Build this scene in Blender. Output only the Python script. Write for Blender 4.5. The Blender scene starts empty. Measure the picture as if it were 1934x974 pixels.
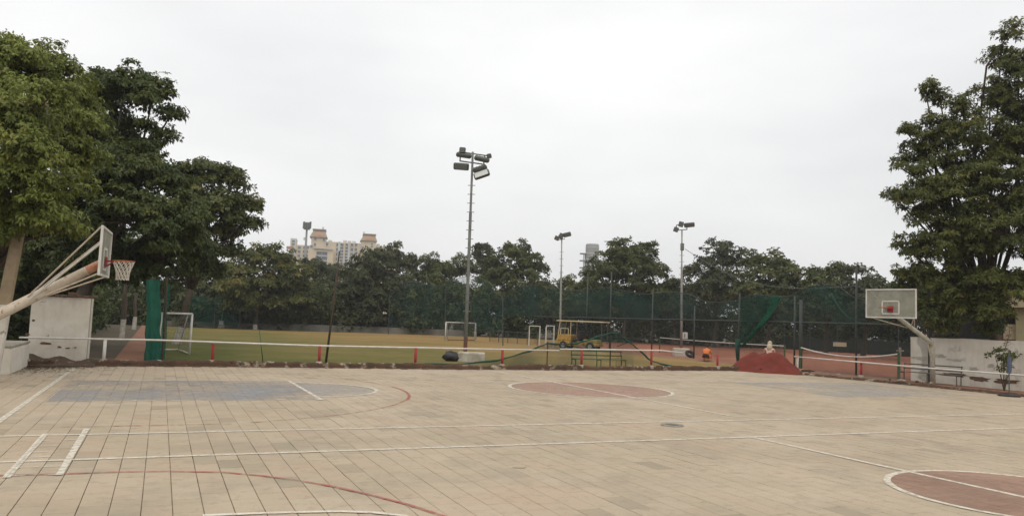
import bpy, math, random
import numpy as np
from mathutils import Vector, Matrix

# ------------------------------------------------------------------ camera, sky, sun, exposure
scene = bpy.context.scene
COL = scene.collection
CAM = np.array([2.134, -19.096, 1.841])
F_PX, IMG_W, IMG_H = 1448.8, 1934.0, 974.0
YAW, PITCH, ROLL = math.radians(24.363), math.radians(4.687), math.radians(2.27)
fwd = np.array([math.sin(YAW) * math.cos(PITCH), math.cos(YAW) * math.cos(PITCH), math.sin(PITCH)])
r0 = np.array([math.cos(YAW), -math.sin(YAW), 0.0]); u0 = np.cross(r0, fwd)
rgt = math.cos(ROLL) * r0 + math.sin(ROLL) * u0
upv = -math.sin(ROLL) * r0 + math.cos(ROLL) * u0
cam_data = bpy.data.cameras.new('camera')
cam_data.sensor_width = 36.0
cam_data.lens = 36.0 * F_PX / IMG_W
cam_data.clip_start = 0.1; cam_data.clip_end = 5000
cam = bpy.data.objects.new('camera', cam_data); COL.objects.link(cam)
cam.matrix_world = Matrix(((rgt[0], upv[0], -fwd[0], CAM[0]), (rgt[1], upv[1], -fwd[1], CAM[1]),
                           (rgt[2], upv[2], -fwd[2], CAM[2]), (0, 0, 0, 1)))
scene.camera = cam

SUN_EL, SUN_AZ = math.radians(58), math.radians(200)      # azimuth from +Y, clockwise
world = bpy.data.worlds.new('World'); scene.world = world; world.use_nodes = True
wn, wl = world.node_tree.nodes, world.node_tree.links
wn.clear()
w_out = wn.new('ShaderNodeOutputWorld'); w_bg = wn.new('ShaderNodeBackground'); w_bg2 = wn.new('ShaderNodeBackground')
w_add = wn.new('ShaderNodeAddShader')
w_sky = wn.new('ShaderNodeTexSky'); w_sky.sky_type = 'NISHITA'; w_sky.sun_disc = False
w_sky.sun_elevation = SUN_EL; w_sky.sun_rotation = SUN_AZ; w_sky.dust_density = 4.0
w_bg2.inputs['Strength'].default_value = 0.006
wl.new(w_sky.outputs[0], w_bg2.inputs['Color'])
w_tc = wn.new('ShaderNodeTexCoord'); w_map = wn.new('ShaderNodeMapping'); w_map.inputs['Scale'].default_value = (1.0, 1.0, 3.2)
w_ns = wn.new('ShaderNodeTexNoise'); w_ns.inputs['Scale'].default_value = 1.5; w_ns.inputs['Detail'].default_value = 4.0; w_ns.inputs['Roughness'].default_value = 0.5
w_rp = wn.new('ShaderNodeValToRGB')
w_rp.color_ramp.elements[0].position = 0.30; w_rp.color_ramp.elements[0].color = (0.74, 0.745, 0.75, 1)
w_rp.color_ramp.elements[1].position = 0.68; w_rp.color_ramp.elements[1].color = (0.975, 0.975, 0.97, 1)
wl.new(w_tc.outputs['Generated'], w_map.inputs[0]); wl.new(w_map.outputs[0], w_ns.inputs['Vector'])
wl.new(w_ns.outputs[0], w_rp.inputs[0]); wl.new(w_rp.outputs[0], w_bg.inputs['Color'])
# an overcast deck grows steadily brighter from the horizon to the zenith
w_sep = wn.new('ShaderNodeSeparateXYZ'); w_el = wn.new('ShaderNodeMapRange')
w_el.inputs[1].default_value = 0.0; w_el.inputs[2].default_value = 1.0
w_el.inputs[3].default_value = 0.92; w_el.inputs[4].default_value = 1.35
wl.new(w_tc.outputs['Generated'], w_sep.inputs[0]); wl.new(w_sep.outputs[2], w_el.inputs[0]); wl.new(w_el.outputs[0], w_bg.inputs['Strength'])
wl.new(w_bg.outputs[0], w_add.inputs[0]); wl.new(w_bg2.outputs[0], w_add.inputs[1]); wl.new(w_add.outputs[0], w_out.inputs[0])

sun_data = bpy.data.lights.new('sun', 'SUN'); sun_data.energy = 1.2; sun_data.angle = math.radians(50); sun_data.color = (1.0, 0.925, 0.81)
sun = bpy.data.objects.new('sun', sun_data); COL.objects.link(sun)
sdir = Vector((math.sin(SUN_AZ) * math.cos(SUN_EL), math.cos(SUN_AZ) * math.cos(SUN_EL), math.sin(SUN_EL)))
sun.rotation_euler = sdir.to_track_quat('Z', 'Y').to_euler(); sun.location = (0, -10, 40)

vs = scene.view_settings
vs.view_transform = 'Standard'; vs.look = 'None'; vs.gamma = 1.0; vs.exposure = 0.0; vs.use_curve_mapping = False
scene.cycles.max_bounces = 8; scene.cycles.transparent_max_bounces = 24; scene.cycles.diffuse_bounces = 3
scene.cycles.use_denoising = True

# ------------------------------------------------------------------ surveying helpers (photo measurement -> metres)
def ray(px, py):
    return fwd + (px - IMG_W / 2) / F_PX * rgt - (py - IMG_H / 2) / F_PX * upv
def gnd(px, py, z=0.0):
    d = ray(px, py); return CAM + (z - CAM[2]) / d[2] * d
def atY(px, py, Y):
    d = ray(px, py); return CAM + (Y - CAM[1]) / d[1] * d
def atX(px, py, X):
    d = ray(px, py); return CAM + (X - CAM[0]) / d[0] * d
def atD(px, py, D):
    d = ray(px, py); return CAM + D / math.hypot(d[0], d[1]) * d
rnd = random.Random(7)
rng = np.random.default_rng(11)

# ------------------------------------------------------------------ materials
MATS = {}
def mat(name, c1, c2=None, scale=3.0, rough=0.8, metal=0.0, bump=0.0, bscale=None, lo=0.35, hi=0.65, c3=None, s3=12.0, lo3=0.62, hi3=0.7, spec=0.3, coord='Object', detail=5.0, streak=None):
    m = bpy.data.materials.new(name); m.use_nodes = True
    n, l = m.node_tree.nodes, m.node_tree.links
    p = n['Principled BSDF']; p.inputs['Roughness'].default_value = rough; p.inputs['Metallic'].default_value = metal
    p.inputs['Specular IOR Level'].default_value = spec
    tc = n.new('ShaderNodeTexCoord')
    if coord == 'World':
        g = n.new('ShaderNodeNewGeometry'); vec = g.outputs['Position']
    else:
        vec = tc.outputs['Object']
    col = None
    if c2 is not None:
        ns = n.new('ShaderNodeTexNoise'); ns.inputs['Scale'].default_value = scale; ns.inputs['Detail'].default_value = detail; ns.inputs['Roughness'].default_value = 0.6
        l.new(vec, ns.inputs['Vector'])
        mr = n.new('ShaderNodeMapRange'); mr.inputs[1].default_value = lo; mr.inputs[2].default_value = hi; l.new(ns.outputs[0], mr.inputs[0])
        mx = n.new('ShaderNodeMix'); mx.data_type = 'RGBA'; mx.inputs[6].default_value = (*c1, 1); mx.inputs[7].default_value = (*c2, 1)
        l.new(mr.outputs[0], mx.inputs[0]); col = mx.outputs[2]
        if c3 is not None:
            n3 = n.new('ShaderNodeTexNoise'); n3.inputs['Scale'].default_value = s3; n3.inputs['Detail'].default_value = 6; n3.inputs['Roughness'].default_value = 0.65
            l.new(vec, n3.inputs['Vector'])
            m3 = n.new('ShaderNodeMapRange'); m3.inputs[1].default_value = lo3; m3.inputs[2].default_value = hi3; l.new(n3.outputs[0], m3.inputs[0])
            x3 = n.new('ShaderNodeMix'); x3.data_type = 'RGBA'; l.new(col, x3.inputs[6]); x3.inputs[7].default_value = (*c3, 1); l.new(m3.outputs[0], x3.inputs[0]); col = x3.outputs[2]
        if streak is not None:
            mp = n.new('ShaderNodeMapping'); mp.inputs['Scale'].default_value = (2.6, 2.6, 0.5); l.new(vec, mp.inputs[0])
            n4 = n.new('ShaderNodeTexNoise'); n4.inputs['Scale'].default_value = 1.6; n4.inputs['Detail'].default_value = 7; n4.inputs['Roughness'].default_value = 0.7; l.new(mp.outputs[0], n4.inputs['Vector'])
            m4 = n.new('ShaderNodeMapRange'); m4.inputs[1].default_value = 0.5; m4.inputs[2].default_value = 0.75; m4.inputs[4].default_value = 0.4; l.new(n4.outputs[0], m4.inputs[0])
            x4 = n.new('ShaderNodeMix'); x4.data_type = 'RGBA'; l.new(col, x4.inputs[6]); x4.inputs[7].default_value = (*streak, 1); l.new(m4.outputs[0], x4.inputs[0]); col = x4.outputs[2]
        l.new(col, p.inputs['Base Color'])
    else:
        p.inputs['Base Color'].default_value = (*c1, 1)
    if bump > 0:
        nb = n.new('ShaderNodeTexNoise'); nb.inputs['Scale'].default_value = bscale or scale * 6; nb.inputs['Detail'].default_value = 6
        l.new(vec, nb.inputs['Vector']); b = n.new('ShaderNodeBump'); b.inputs['Strength'].default_value = bump; b.inputs['Distance'].default_value = 0.02
        l.new(nb.outputs[0], b.inputs['Height']); l.new(b.outputs[0], p.inputs['Normal'])
    MATS[name] = m
    return m

def see_through(name, color, cover, nscale=0.9, lo=0.65, hi=1.35):
    """fine woven mesh or dirty clear sheet: a share of the light passes straight through"""
    m = bpy.data.materials.new(name); m.use_nodes = True
    n, l = m.node_tree.nodes, m.node_tree.links; n.remove(n['Principled BSDF'])
    d = n.new('ShaderNodeBsdfDiffuse'); d.inputs[0].default_value = (*color, 1)
    tl = n.new('ShaderNodeBsdfTranslucent'); tl.inputs[0].default_value = (*color, 1)
    md = n.new('ShaderNodeMixShader'); md.inputs[0].default_value = 0.35; l.new(d.outputs[0], md.inputs[1]); l.new(tl.outputs[0], md.inputs[2])
    t = n.new('ShaderNodeBsdfTransparent'); mx = n.new('ShaderNodeMixShader')
    g = n.new('ShaderNodeNewGeometry'); ns = n.new('ShaderNodeTexNoise'); ns.inputs['Scale'].default_value = nscale; ns.inputs['Detail'].default_value = 4
    l.new(g.outputs['Position'], ns.inputs['Vector'])
    mr = n.new('ShaderNodeMapRange'); mr.inputs[1].default_value = 0.3; mr.inputs[2].default_value = 0.7
    mr.inputs[3].default_value = cover * lo; mr.inputs[4].default_value = min(1, cover * hi)
    l.new(ns.outputs[0], mr.inputs[0]); l.new(mr.outputs[0], mx.inputs[0])
    l.new(t.outputs[0], mx.inputs[1]); l.new(md.outputs[0], mx.inputs[2]); l.new(mx.outputs[0], n['Material Output'].inputs[0])
    return m

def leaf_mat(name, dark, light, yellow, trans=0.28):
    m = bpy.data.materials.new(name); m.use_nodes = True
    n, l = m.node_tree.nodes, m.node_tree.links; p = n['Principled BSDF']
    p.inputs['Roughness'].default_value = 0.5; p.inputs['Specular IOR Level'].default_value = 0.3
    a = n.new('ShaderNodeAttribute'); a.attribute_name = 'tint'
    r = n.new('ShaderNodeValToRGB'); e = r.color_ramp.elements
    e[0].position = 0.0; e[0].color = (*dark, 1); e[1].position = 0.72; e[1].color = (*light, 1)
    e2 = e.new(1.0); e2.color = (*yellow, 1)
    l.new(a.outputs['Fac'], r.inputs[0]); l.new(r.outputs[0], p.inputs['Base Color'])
    t = n.new('ShaderNodeBsdfTranslucent'); l.new(r.outputs[0], t.inputs[0])
    mx = n.new('ShaderNodeMixShader'); mx.inputs[0].default_value = trans
    l.new(p.outputs[0], mx.inputs[1]); l.new(t.outputs[0], mx.inputs[2]); l.new(mx.outputs[0], n['Material Output'].inputs[0])
    return m

TW, TL = 0.262, 0.53        # paving slab width (along X) and length (along Y)
def nmath(n, l, op, a, b=None, c=None):
    q = n.new('ShaderNodeMath'); q.operation = op
    for i, v in enumerate((a, b, c)):
        if v is None: continue
        if isinstance(v, (int, float)): q.inputs[i].default_value = v
        else: l.new(v, q.inputs[i])
    return q.outputs[0]
def tile_cell(n, l):
    g = n.new('ShaderNodeNewGeometry'); s = n.new('ShaderNodeSeparateXYZ'); l.new(g.outputs['Position'], s.inputs[0])
    u = nmath(n, l, 'DIVIDE', s.outputs[0], TW); cx = nmath(n, l, 'FLOOR', u)
    off = nmath(n, l, 'FRACT', nmath(n, l, 'MULTIPLY', cx, 0.618034))
    v = nmath(n, l, 'ADD', nmath(n, l, 'DIVIDE', s.outputs[1], TL), off); cy = nmath(n, l, 'FLOOR', v)
    fu = nmath(n, l, 'FRACT', u); fv = nmath(n, l, 'FRACT', v)
    return g, cx, cy, fu, fv
def tile_material():
    m = bpy.data.materials.new('sandstone_paving'); m.use_nodes = True
    n, l = m.node_tree.nodes, m.node_tree.links; p = n['Principled BSDF']
    g, cx, cy, fu, fv = tile_cell(n, l)
    cv = n.new('ShaderNodeCombineXYZ'); l.new(cx, cv.inputs[0]); l.new(cy, cv.inputs[1])
    wn_ = n.new('ShaderNodeTexWhiteNoise'); wn_.noise_dimensions = '2D'; l.new(cv.outputs[0], wn_.inputs['Vector'])
    r = n.new('ShaderNodeValToRGB'); e = r.color_ramp.elements
    e[0].position = 0.0; e[0].color = (0.265, 0.222, 0.160, 1)
    e[1].position = 1.0; e[1].color = (0.41, 0.335, 0.242, 1)
    for pos, c in ((0.09, (0.35, 0.29, 0.205)), (0.2, (0.375, 0.307, 0.215)), (0.45, (0.39, 0.316, 0.226)), (0.62, (0.39, 0.302, 0.217)), (0.8, (0.38, 0.314, 0.224))):
        k = e.new(pos); k.color = (*c, 1)
    l.new(wn_.outputs[0], r.inputs[0])
    pos = g.outputs['Position']
    def noise(scale, detail, lo, hi, rough=0.6):
        t = n.new('ShaderNodeTexNoise'); t.inputs['Scale'].default_value = scale; t.inputs['Detail'].default_value = detail; t.inputs['Roughness'].default_value = rough
        l.new(pos, t.inputs['Vector']); q = n.new('ShaderNodeMapRange'); q.inputs[1].default_value = lo; q.inputs[2].default_value = hi
        l.new(t.outputs[0], q.inputs[0]); return q.outputs[0]
    def mix(fac, a, c, blend='MIX', amt=1.0):
        q = n.new('ShaderNodeMix'); q.data_type = 'RGBA'; q.blend_type = blend
        l.new(nmath(n, l, 'MULTIPLY', fac, amt), q.inputs[0]); l.new(a, q.inputs[6]); q.inputs[7].default_value = (*c, 1); return q.outputs[2]
    c = r.outputs[0]
    c = mix(noise(0.22, 3, 0.45, 0.7), c, (0.46, 0.375, 0.278), amt=0.7)          # dusty drifts
    c = mix(noise(0.55, 5, 0.52, 0.72), c, (0.405, 0.29, 0.205), amt=0.7)        # reddish dust
    c = mix(noise(0.8, 6, 0.50, 0.72, 0.7), c, (0.25, 0.215, 0.16), amt=0.7) # damp grime
    c = mix(noise(6.0, 6, 0.53, 0.76, 0.7), c, (0.20, 0.165, 0.115), amt=0.6)   # small stains
    c = mix(noise(0.33, 5, 0.52, 0.66, 0.65), c, (0.30, 0.245, 0.175), amt=0.45)  # broad worn areas
    c = mix(noise(2.1, 7, 0.56, 0.70, 0.75), c, (0.26, 0.205, 0.15), amt=0.5)   # spills
    c = mix(noise(45, 4, 0.45, 0.75, 0.7), c, (0.27, 0.22, 0.15), amt=0.4)      # grain
    l.new(c, p.inputs['Base Color']); p.inputs['Roughness'].default_value = 0.82; p.inputs['Specular IOR Level'].default_value = 0.25
    b = n.new('ShaderNodeBump'); b.inputs['Strength'].default_value = 0.35; b.inputs['Distance'].default_value = 0.01
    t = n.new('ShaderNodeTexNoise'); t.inputs['Scale'].default_value = 28; t.inputs['Detail'].default_value = 7; l.new(pos, t.inputs['Vector'])
    l.new(t.outputs[0], b.inputs['Height']); l.new(b.outputs[0], p.inputs['Normal'])
    return m
def paint_mat(name, color, cover, nscale=5.0, soft=0.12, c2=None, big=0.0):
    """worn paint on the paving: rubbed away in patches and missing over the joints"""
    m = bpy.data.materials.new(name); m.use_nodes = True
    n, l = m.node_tree.nodes, m.node_tree.links; p = n['Principled BSDF']
    g, cx, cy, fu, fv = tile_cell(n, l)
    t = n.new('ShaderNodeTexNoise'); t.inputs['Scale'].default_value = nscale; t.inputs['Detail'].default_value = 8; t.inputs['Roughness'].default_value = 0.7
    l.new(g.outputs['Position'], t.inputs['Vector'])
    val = t.outputs[0]
    if big:
        t2 = n.new('ShaderNodeTexNoise'); t2.inputs['Scale'].default_value = big; t2.inputs['Detail'].default_value = 4; l.new(g.outputs['Position'], t2.inputs['Vector'])
        val = nmath(n, l, 'ADD', nmath(n, l, 'MULTIPLY', val, 0.45), nmath(n, l, 'MULTIPLY', t2.outputs[0], 0.55))
    mr = n.new('ShaderNodeMapRange'); th = 1 - cover
    mr.inputs[1].default_value = th - soft; mr.inputs[2].default_value = th + soft; l.new(val, mr.inputs[0])
    jn = nmath(n, l, 'MULTIPLY', nmath(n, l, 'GREATER_THAN', fu, 0.03), nmath(n, l, 'LESS_THAN', fu, 0.97))
    jn = nmath(n, l, 'MULTIPLY', jn, nmath(n, l, 'MULTIPLY', nmath(n, l, 'GREATER_THAN', fv, 0.015), nmath(n, l, 'LESS_THAN', fv, 0.985)))
    jn = nmath(n, l, 'ADD', nmath(n, l, 'MULTIPLY', jn, 0.2), 0.8)
    alpha = nmath(n, l, 'MULTIPLY', mr.outputs[0], jn)
    if c2:
        t3 = n.new('ShaderNodeTexNoise'); t3.inputs['Scale'].default_value = 1.3; t3.inputs['Detail'].default_value = 5; l.new(g.outputs['Position'], t3.inputs['Vector'])
        q = n.new('ShaderNodeMapRange'); q.inputs[1].default_value = 0.35; q.inputs[2].default_value = 0.65; l.new(t3.outputs[0], q.inputs[0])
        mx = n.new('ShaderNodeMix'); mx.data_type = 'RGBA'; l.new(q.outputs[0], mx.inputs[0]); mx.inputs[6].default_value = (*color, 1); mx.inputs[7].default_value = (*c2, 1)
        l.new(mx.outputs[2], p.inputs['Base Color'])
    else:
        p.inputs['Base Color'].default_value = (*color, 1)
    p.inputs['Roughness'].default_value = 0.75; p.inputs['Specular IOR Level'].default_value = 0.25
    tr = n.new('ShaderNodeBsdfTransparent'); ms = n.new('ShaderNodeMixShader')
    l.new(alpha, ms.inputs[0]); l.new(tr.outputs[0], ms.inputs[1]); l.new(p.outputs[0], ms.inputs[2]); l.new(ms.outputs[0], n['Material Output'].inputs[0])
    return m
def field_material():
    m = bpy.data.materials.new('dry_lawn'); m.use_nodes = True
    n, l = m.node_tree.nodes, m.node_tree.links; p = n['Principled BSDF']; p.inputs['Roughness'].default_value = 0.95; p.inputs['Specular IOR Level'].default_value = 0.1
    g = n.new('ShaderNodeNewGeometry'); s = n.new('ShaderNodeSeparateXYZ'); l.new(g.outputs['Position'], s.inputs[0])
    def noise(scale, detail=5, sy=1.0):
        mp = n.new('ShaderNodeMapping'); mp.inputs['Scale'].default_value = (1, sy, 1); l.new(g.outputs['Position'], mp.inputs[0])
        t = n.new('ShaderNodeTexNoise'); t.inputs['Scale'].default_value = scale; t.inputs['Detail'].default_value = detail; t.inputs['Roughness'].default_value = 0.6; l.new(mp.outputs[0], t.inputs['Vector']); return t.outputs[0]
    # the turf is watered along the path side and dries out towards the middle of the ground
    dry = nmath(n, l, 'ADD', nmath(n, l, 'MULTIPLY', s.outputs[0], 0.030), nmath(n, l, 'MULTIPLY', s.outputs[1], 0.006))
    dry = nmath(n, l, 'ADD', dry, nmath(n, l, 'MULTIPLY', nmath(n, l, 'SUBTRACT', noise(0.16, 5), 0.5), 1.3))
    dry = nmath(n, l, 'ADD', dry, nmath(n, l, 'MULTIPLY', nmath(n, l, 'SUBTRACT', noise(2.2, 6), 0.5), 0.5))
    r = n.new('ShaderNodeValToRGB'); e = r.color_ramp.elements
    e[0].position = 0.05; e[0].color = (0.066, 0.080, 0.018, 1); e[1].position = 1.0; e[1].color = (0.25, 0.165, 0.066, 1)
    k = e.new(0.4); k.color = (0.118, 0.106, 0.029, 1); k = e.new(0.7); k.color = (0.178, 0.130, 0.044, 1)
    l.new(dry, r.inputs[0])
    wear = n.new('ShaderNodeMapRange'); wear.inputs[1].default_value = 0.56; wear.inputs[2].default_value = 0.72; l.new(noise(0.42, 6, 2.2), wear.inputs[0])
    wx = n.new('ShaderNodeMix'); wx.data_type = 'RGBA'; l.new(nmath(n, l, 'MULTIPLY', wear.outputs[0], .75), wx.inputs[0]); l.new(r.outputs[0], wx.inputs[6]); wx.inputs[7].default_value = (0.255, 0.155, 0.075, 1)
    l.new(wx.outputs[2], p.inputs['Base Color'])
    b = n.new('ShaderNodeBump'); b.inputs['Strength'].default_value = 0.6; b.inputs['Distance'].default_value = 0.04
    l.new(noise(9, 6), b.inputs['Height']); l.new(b.outputs[0], p.inputs['Normal'])
    return m

M_TILE = tile_material()
M_SLAB = mat('joint_soil', (0.08, 0.062, 0.042), (0.37, 0.30, 0.21), 0.9, 0.95, lo=0.36, hi=0.52, detail=8, coord='World')
M_WHITE_LINE = paint_mat('worn_white_paint', (0.60, 0.55, 0.455), 0.62, 9, 0.19)
M_WHITE_FAINT = paint_mat('faint_white_paint', (0.60, 0.58, 0.52), 0.47, 6, 0.10)
M_RED_LINE = paint_mat('worn_red_paint', (0.36, 0.11, 0.085), 0.55, 5, 0.16)
M_RED_FAINT = paint_mat('faint_red_paint', (0.36, 0.15, 0.10), 0.46, 5, 0.14)
M_BLUE = paint_mat('worn_blue_paint', (0.315, 0.30, 0.27), 0.44, 4, 0.16, (0.25, 0.275, 0.315), 0.35)
M_BLUE_FAINT = paint_mat('faint_blue_paint', (0.37, 0.355, 0.335), 0.43, 4, 0.17, (0.33, 0.345, 0.36), 0.3)
M_MAROON = paint_mat('worn_maroon_paint', (0.255, 0.150, 0.105), 0.64, 5, 0.2, (0.31, 0.195, 0.14), 0.5)
M_MAROON_F = paint_mat('faded_maroon_paint', (0.36, 0.215, 0.16), 0.53, 5, 0.2, (0.40, 0.26, 0.195), 0.5)
M_FIELD = field_material()
M_EARTH = mat('bare_earth', (0.085, 0.058, 0.037), (0.055, 0.052, 0.027), 0.35, 0.95, bump=0.6, bscale=8, coord='World')
M_PATH = mat('red_earth_path', (0.23, 0.105, 0.06), (0.17, 0.085, 0.05), 1.2, 0.95, bump=0.6, bscale=10, coord='World')
M_REDSOIL = mat('red_roadside_earth', (0.25, 0.125, 0.075), (0.17, 0.095, 0.055), 1.1, 0.95, bump=0.8, bscale=9, c3=(0.30, 0.22, 0.15), coord='World')
M_CLAY = mat('tennis_clay', (0.31, 0.112, 0.058), (0.245, 0.092, 0.052), 0.5, 0.9, bump=0.3, bscale=12, c3=(0.36, 0.17, 0.10), s3=2.0, coord='World')
M_HEAP = mat('wet_red_soil', (0.165, 0.032, 0.020), (0.11, 0.023, 0.015), 3.0, 0.95, bump=0.7, bscale=16, c3=(0.075, 0.03, 0.02), s3=7)
M_KERB = mat('broken_kerb', (0.105, 0.058, 0.036), (0.062, 0.040, 0.027), 2.5, 0.95, bump=1.0, bscale=14, c3=(0.33, 0.28, 0.21), s3=3.0, lo3=0.56, hi3=0.66, coord='World')
M_CONC = mat('old_concrete', (0.36, 0.33, 0.27), (0.25, 0.22, 0.17), 3, 0.9, bump=0.6, bscale=20, c3=(0.14, 0.11, 0.08), s3=6)
M_PLASTER = mat('white_plaster', (0.66, 0.62, 0.54), (0.56, 0.51, 0.43), 1.6, 0.85, bump=0.3, bscale=14, c3=(0.27, 0.21, 0.15), s3=2.2, lo3=0.64, hi3=0.7, coord='World', streak=(.36, .31, .24))
M_PLASTER_R = mat('stained_plaster', (0.68, 0.64, 0.56), (0.57, 0.53, 0.45), 1.2, 0.85, bump=0.3, bscale=14, c3=(0.26, 0.24, 0.19), s3=1.3, lo3=0.60, hi3=0.74, coord='World', streak=(.38, .34, .27))
M_PATCH = mat('bare_brickwork', (0.16, 0.085, 0.05), (0.10, 0.06, 0.04), 7, 0.95, bump=1.0, bscale=25)
M_BRICK = mat('mossy_brick', (0.17, 0.085, 0.055), (0.09, 0.065, 0.045), 6, 0.95, bump=0.8, bscale=25, c3=(0.06, 0.07, 0.025), s3=9)
M_POLE_UP = mat('weathered_pole', (0.30, 0.23, 0.15), (0.22, 0.17, 0.11), 4, 0.9, bump=0.4, bscale=25)
M_POLE_LOW = mat('whitewashed_pole', (0.58, 0.55, 0.50), (0.48, 0.44, 0.37), 4, 0.9, bump=0.4, bscale=20, c3=(0.22, 0.17, 0.12), s3=5)
M_WHITE_M = mat('white_enamel', (0.62, 0.60, 0.56), (0.52, 0.48, 0.42), 5, 0.5, c3=(0.25, 0.13, 0.07), s3=9, lo3=0.66, hi3=0.72)
M_RED_M = mat('red_enamel', (0.32, 0.022, 0.022), (0.22, 0.022, 0.022), 8, 0.5)
M_CREAM_M = mat('peeling_cream_steel', (0.52, 0.45, 0.36), (0.42, 0.34, 0.25), 6, 0.6, bump=0.3, c3=(0.24, 0.14, 0.08), s3=8, lo3=0.60, hi3=0.68)
M_YELLOW_P = mat('peeling_yellow', (0.52, 0.45, 0.36), (0.45, 0.33, 0.10), 7, 0.6, lo=0.4, hi=0.55)
M_ORANGE = mat('orange_enamel', (0.42, 0.13, 0.06), (0.45, 0.30, 0.2), 7, 0.6)
M_RIM = mat('rim_orange', (0.38, 0.10, 0.04), (0.28, 0.10, 0.05), 9, 0.55)
M_CORD = mat('white_cord', (0.62, 0.58, 0.50), (0.5, 0.45, 0.37), 20, 0.9)
M_STEEL = mat('galvanised_steel', (0.20, 0.205, 0.19), (0.14, 0.14, 0.125), 6, 0.55, metal=0.2)
M_STEEL_L = mat('pale_galvanised_steel', (0.33, 0.33, 0.31), (0.24, 0.235, 0.21), 5, 0.55, metal=0.2)
M_LAMP = mat('lamp_housing', (0.065, 0.07, 0.06), (0.10, 0.10, 0.09), 6, 0.5, metal=0.1)
M_LENS = mat('lamp_lens', (0.62, 0.64, 0.62), None, rough=0.15)
M_LENS_D = mat('dull_lamp_lens', (0.13, 0.14, 0.13), None, rough=0.2)
M_DARK = mat('dark_plastic', (0.018, 0.02, 0.022), (0.05, 0.05, 0.05), 8, 0.6)
M_BAMBOO = mat('dark_bamboo', (0.045, 0.032, 0.022), (0.075, 0.05, 0.035), 9, 0.8)
M_GREEN_M = mat('green_enamel', (0.045, 0.12, 0.04), (0.06, 0.09, 0.04), 8, 0.55, c3=(0.16, 0.09, 0.05), s3=9)
M_GREY_M = mat('grey_paint_steel', (0.10, 0.11, 0.10), (0.075, 0.06, 0.05), 7, 0.6)
M_POST = mat('dark_fence_post', (0.060, 0.070, 0.064), (0.045, 0.05, 0.045), 6, 0.6)
M_NET = see_through('green_shade_net', (0.022, 0.075, 0.054), 0.42)
M_NET_B = see_through('bright_green_net', (0.016, 0.125, 0.075), 0.8)
M_NET_T = see_through('thin_dark_green_net', (0.030, 0.066, 0.056), 0.34, 0.45, 0.1, 1.9)
M_CHAIN = see_through('chain_link', (0.055, 0.065, 0.06), 0.20)
M_ROPE_G = mat('gathered_green_net', (0.016, 0.052, 0.040), (0.024, 0.072, 0.052), 10, 0.95)
M_GOALNET = mat('grey_cord', (0.22, 0.23, 0.21), None, rough=0.9)
M_YELLOW = mat('yellow_vehicle_paint', (0.42, 0.26, 0.055), (0.33, 0.20, 0.05), 4, 0.5, c3=(0.16, 0.06, 0.03), s3=4, lo3=0.55, hi3=0.6)
M_CREAM = mat('cream_roof', (0.50, 0.42, 0.24), (0.42, 0.36, 0.22), 4, 0.6)
M_RUBBER = mat('rubber', (0.02, 0.02, 0.02), (0.035, 0.033, 0.03), 8, 0.8)
M_SEAT = mat('dark_vinyl', (0.025, 0.028, 0.03), None, rough=0.5)
M_SIGN = mat('white_sign', (0.62, 0.62, 0.6), (0.5, 0.5, 0.48), 6, 0.6)
M_BLUE_CLOTH = mat('blue_cloth', (0.10, 0.12, 0.18), (0.07, 0.085, 0.13), 6, 0.9)
M_BARK = mat('bark', (0.085, 0.065, 0.045), (0.05, 0.042, 0.032), 5, 0.95, bump=1.0, bscale=14)
M_LIME = mat('limewashed_bark', (0.42, 0.40, 0.36), (0.28, 0.25, 0.2), 5, 0.95, bump=0.8, bscale=16)
M_WALL_FAR = mat('grey_boundary_wall', (0.20, 0.19, 0.165), (0.10, 0.095, 0.08), 0.8, 0.95, coord='World')
M_BLD = mat('haze_paled_cream_facade', (0.64, 0.54, 0.40), (0.57, 0.48, 0.36), 0.15, 0.9)  # facade cream, lightened in the colour to stand for distance haze
M_BLD_W = mat('pale_facade', (0.60, 0.60, 0.58), (0.52, 0.52, 0.50), 0.3, 0.9)
M_BLD_ROOF = mat('brown_roof', (0.36, 0.28, 0.20), (0.30, 0.24, 0.17), 0.6, 0.9)
M_BLD_TILE = mat('red_roof_tile', (0.42, 0.24, 0.17), (0.38, 0.23, 0.17), 0.8, 0.9)
M_GLASS = mat('dull_window_glass', (0.10, 0.115, 0.13), (0.17, 0.18, 0.19), 0.5, 0.25)
M_GREYB = mat('raw_concrete_tower', (0.34, 0.34, 0.33), (0.27, 0.27, 0.265), 0.3, 0.95)
M_SKIN = mat('brown_skin', (0.16, 0.085, 0.05), None, rough=0.6)
M_ORANGE_CL = mat('orange_cloth', (0.62, 0.19, 0.06), (0.55, 0.16, 0.06), 12, 0.9)
M_DARK_CL = mat('dark_cloth', (0.03, 0.025, 0.025), None, rough=0.9)
M_PINK_CL = mat('pale_pink_cloth', (0.55, 0.36, 0.28), (0.48, 0.31, 0.25), 12, 0.9)
M_SCARF = mat('pale_scarf', (0.46, 0.38, 0.27), (0.38, 0.31, 0.22), 12, 0.9)
M_LITTER = mat('dry_leaves', (0.07, 0.045, 0.03), (0.12, 0.075, 0.04), 30, 0.95)
M_CABLE = mat('cable_sheath', (0.12, 0.12, 0.115), None, rough=0.7)
def board_mat():
    m = see_through('dirty_acrylic', (0.42, 0.42, 0.35), 0.60, 3.0, 0.75, 1.3); return m
M_BOARD = board_mat()
M_ARM_R = mat('grey_cream_steel', (0.40, 0.38, 0.31), (0.31, 0.29, 0.23), 5, 0.6, c3=(0.22, 0.17, 0.11), s3=8, lo3=.6, hi3=.68)

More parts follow.
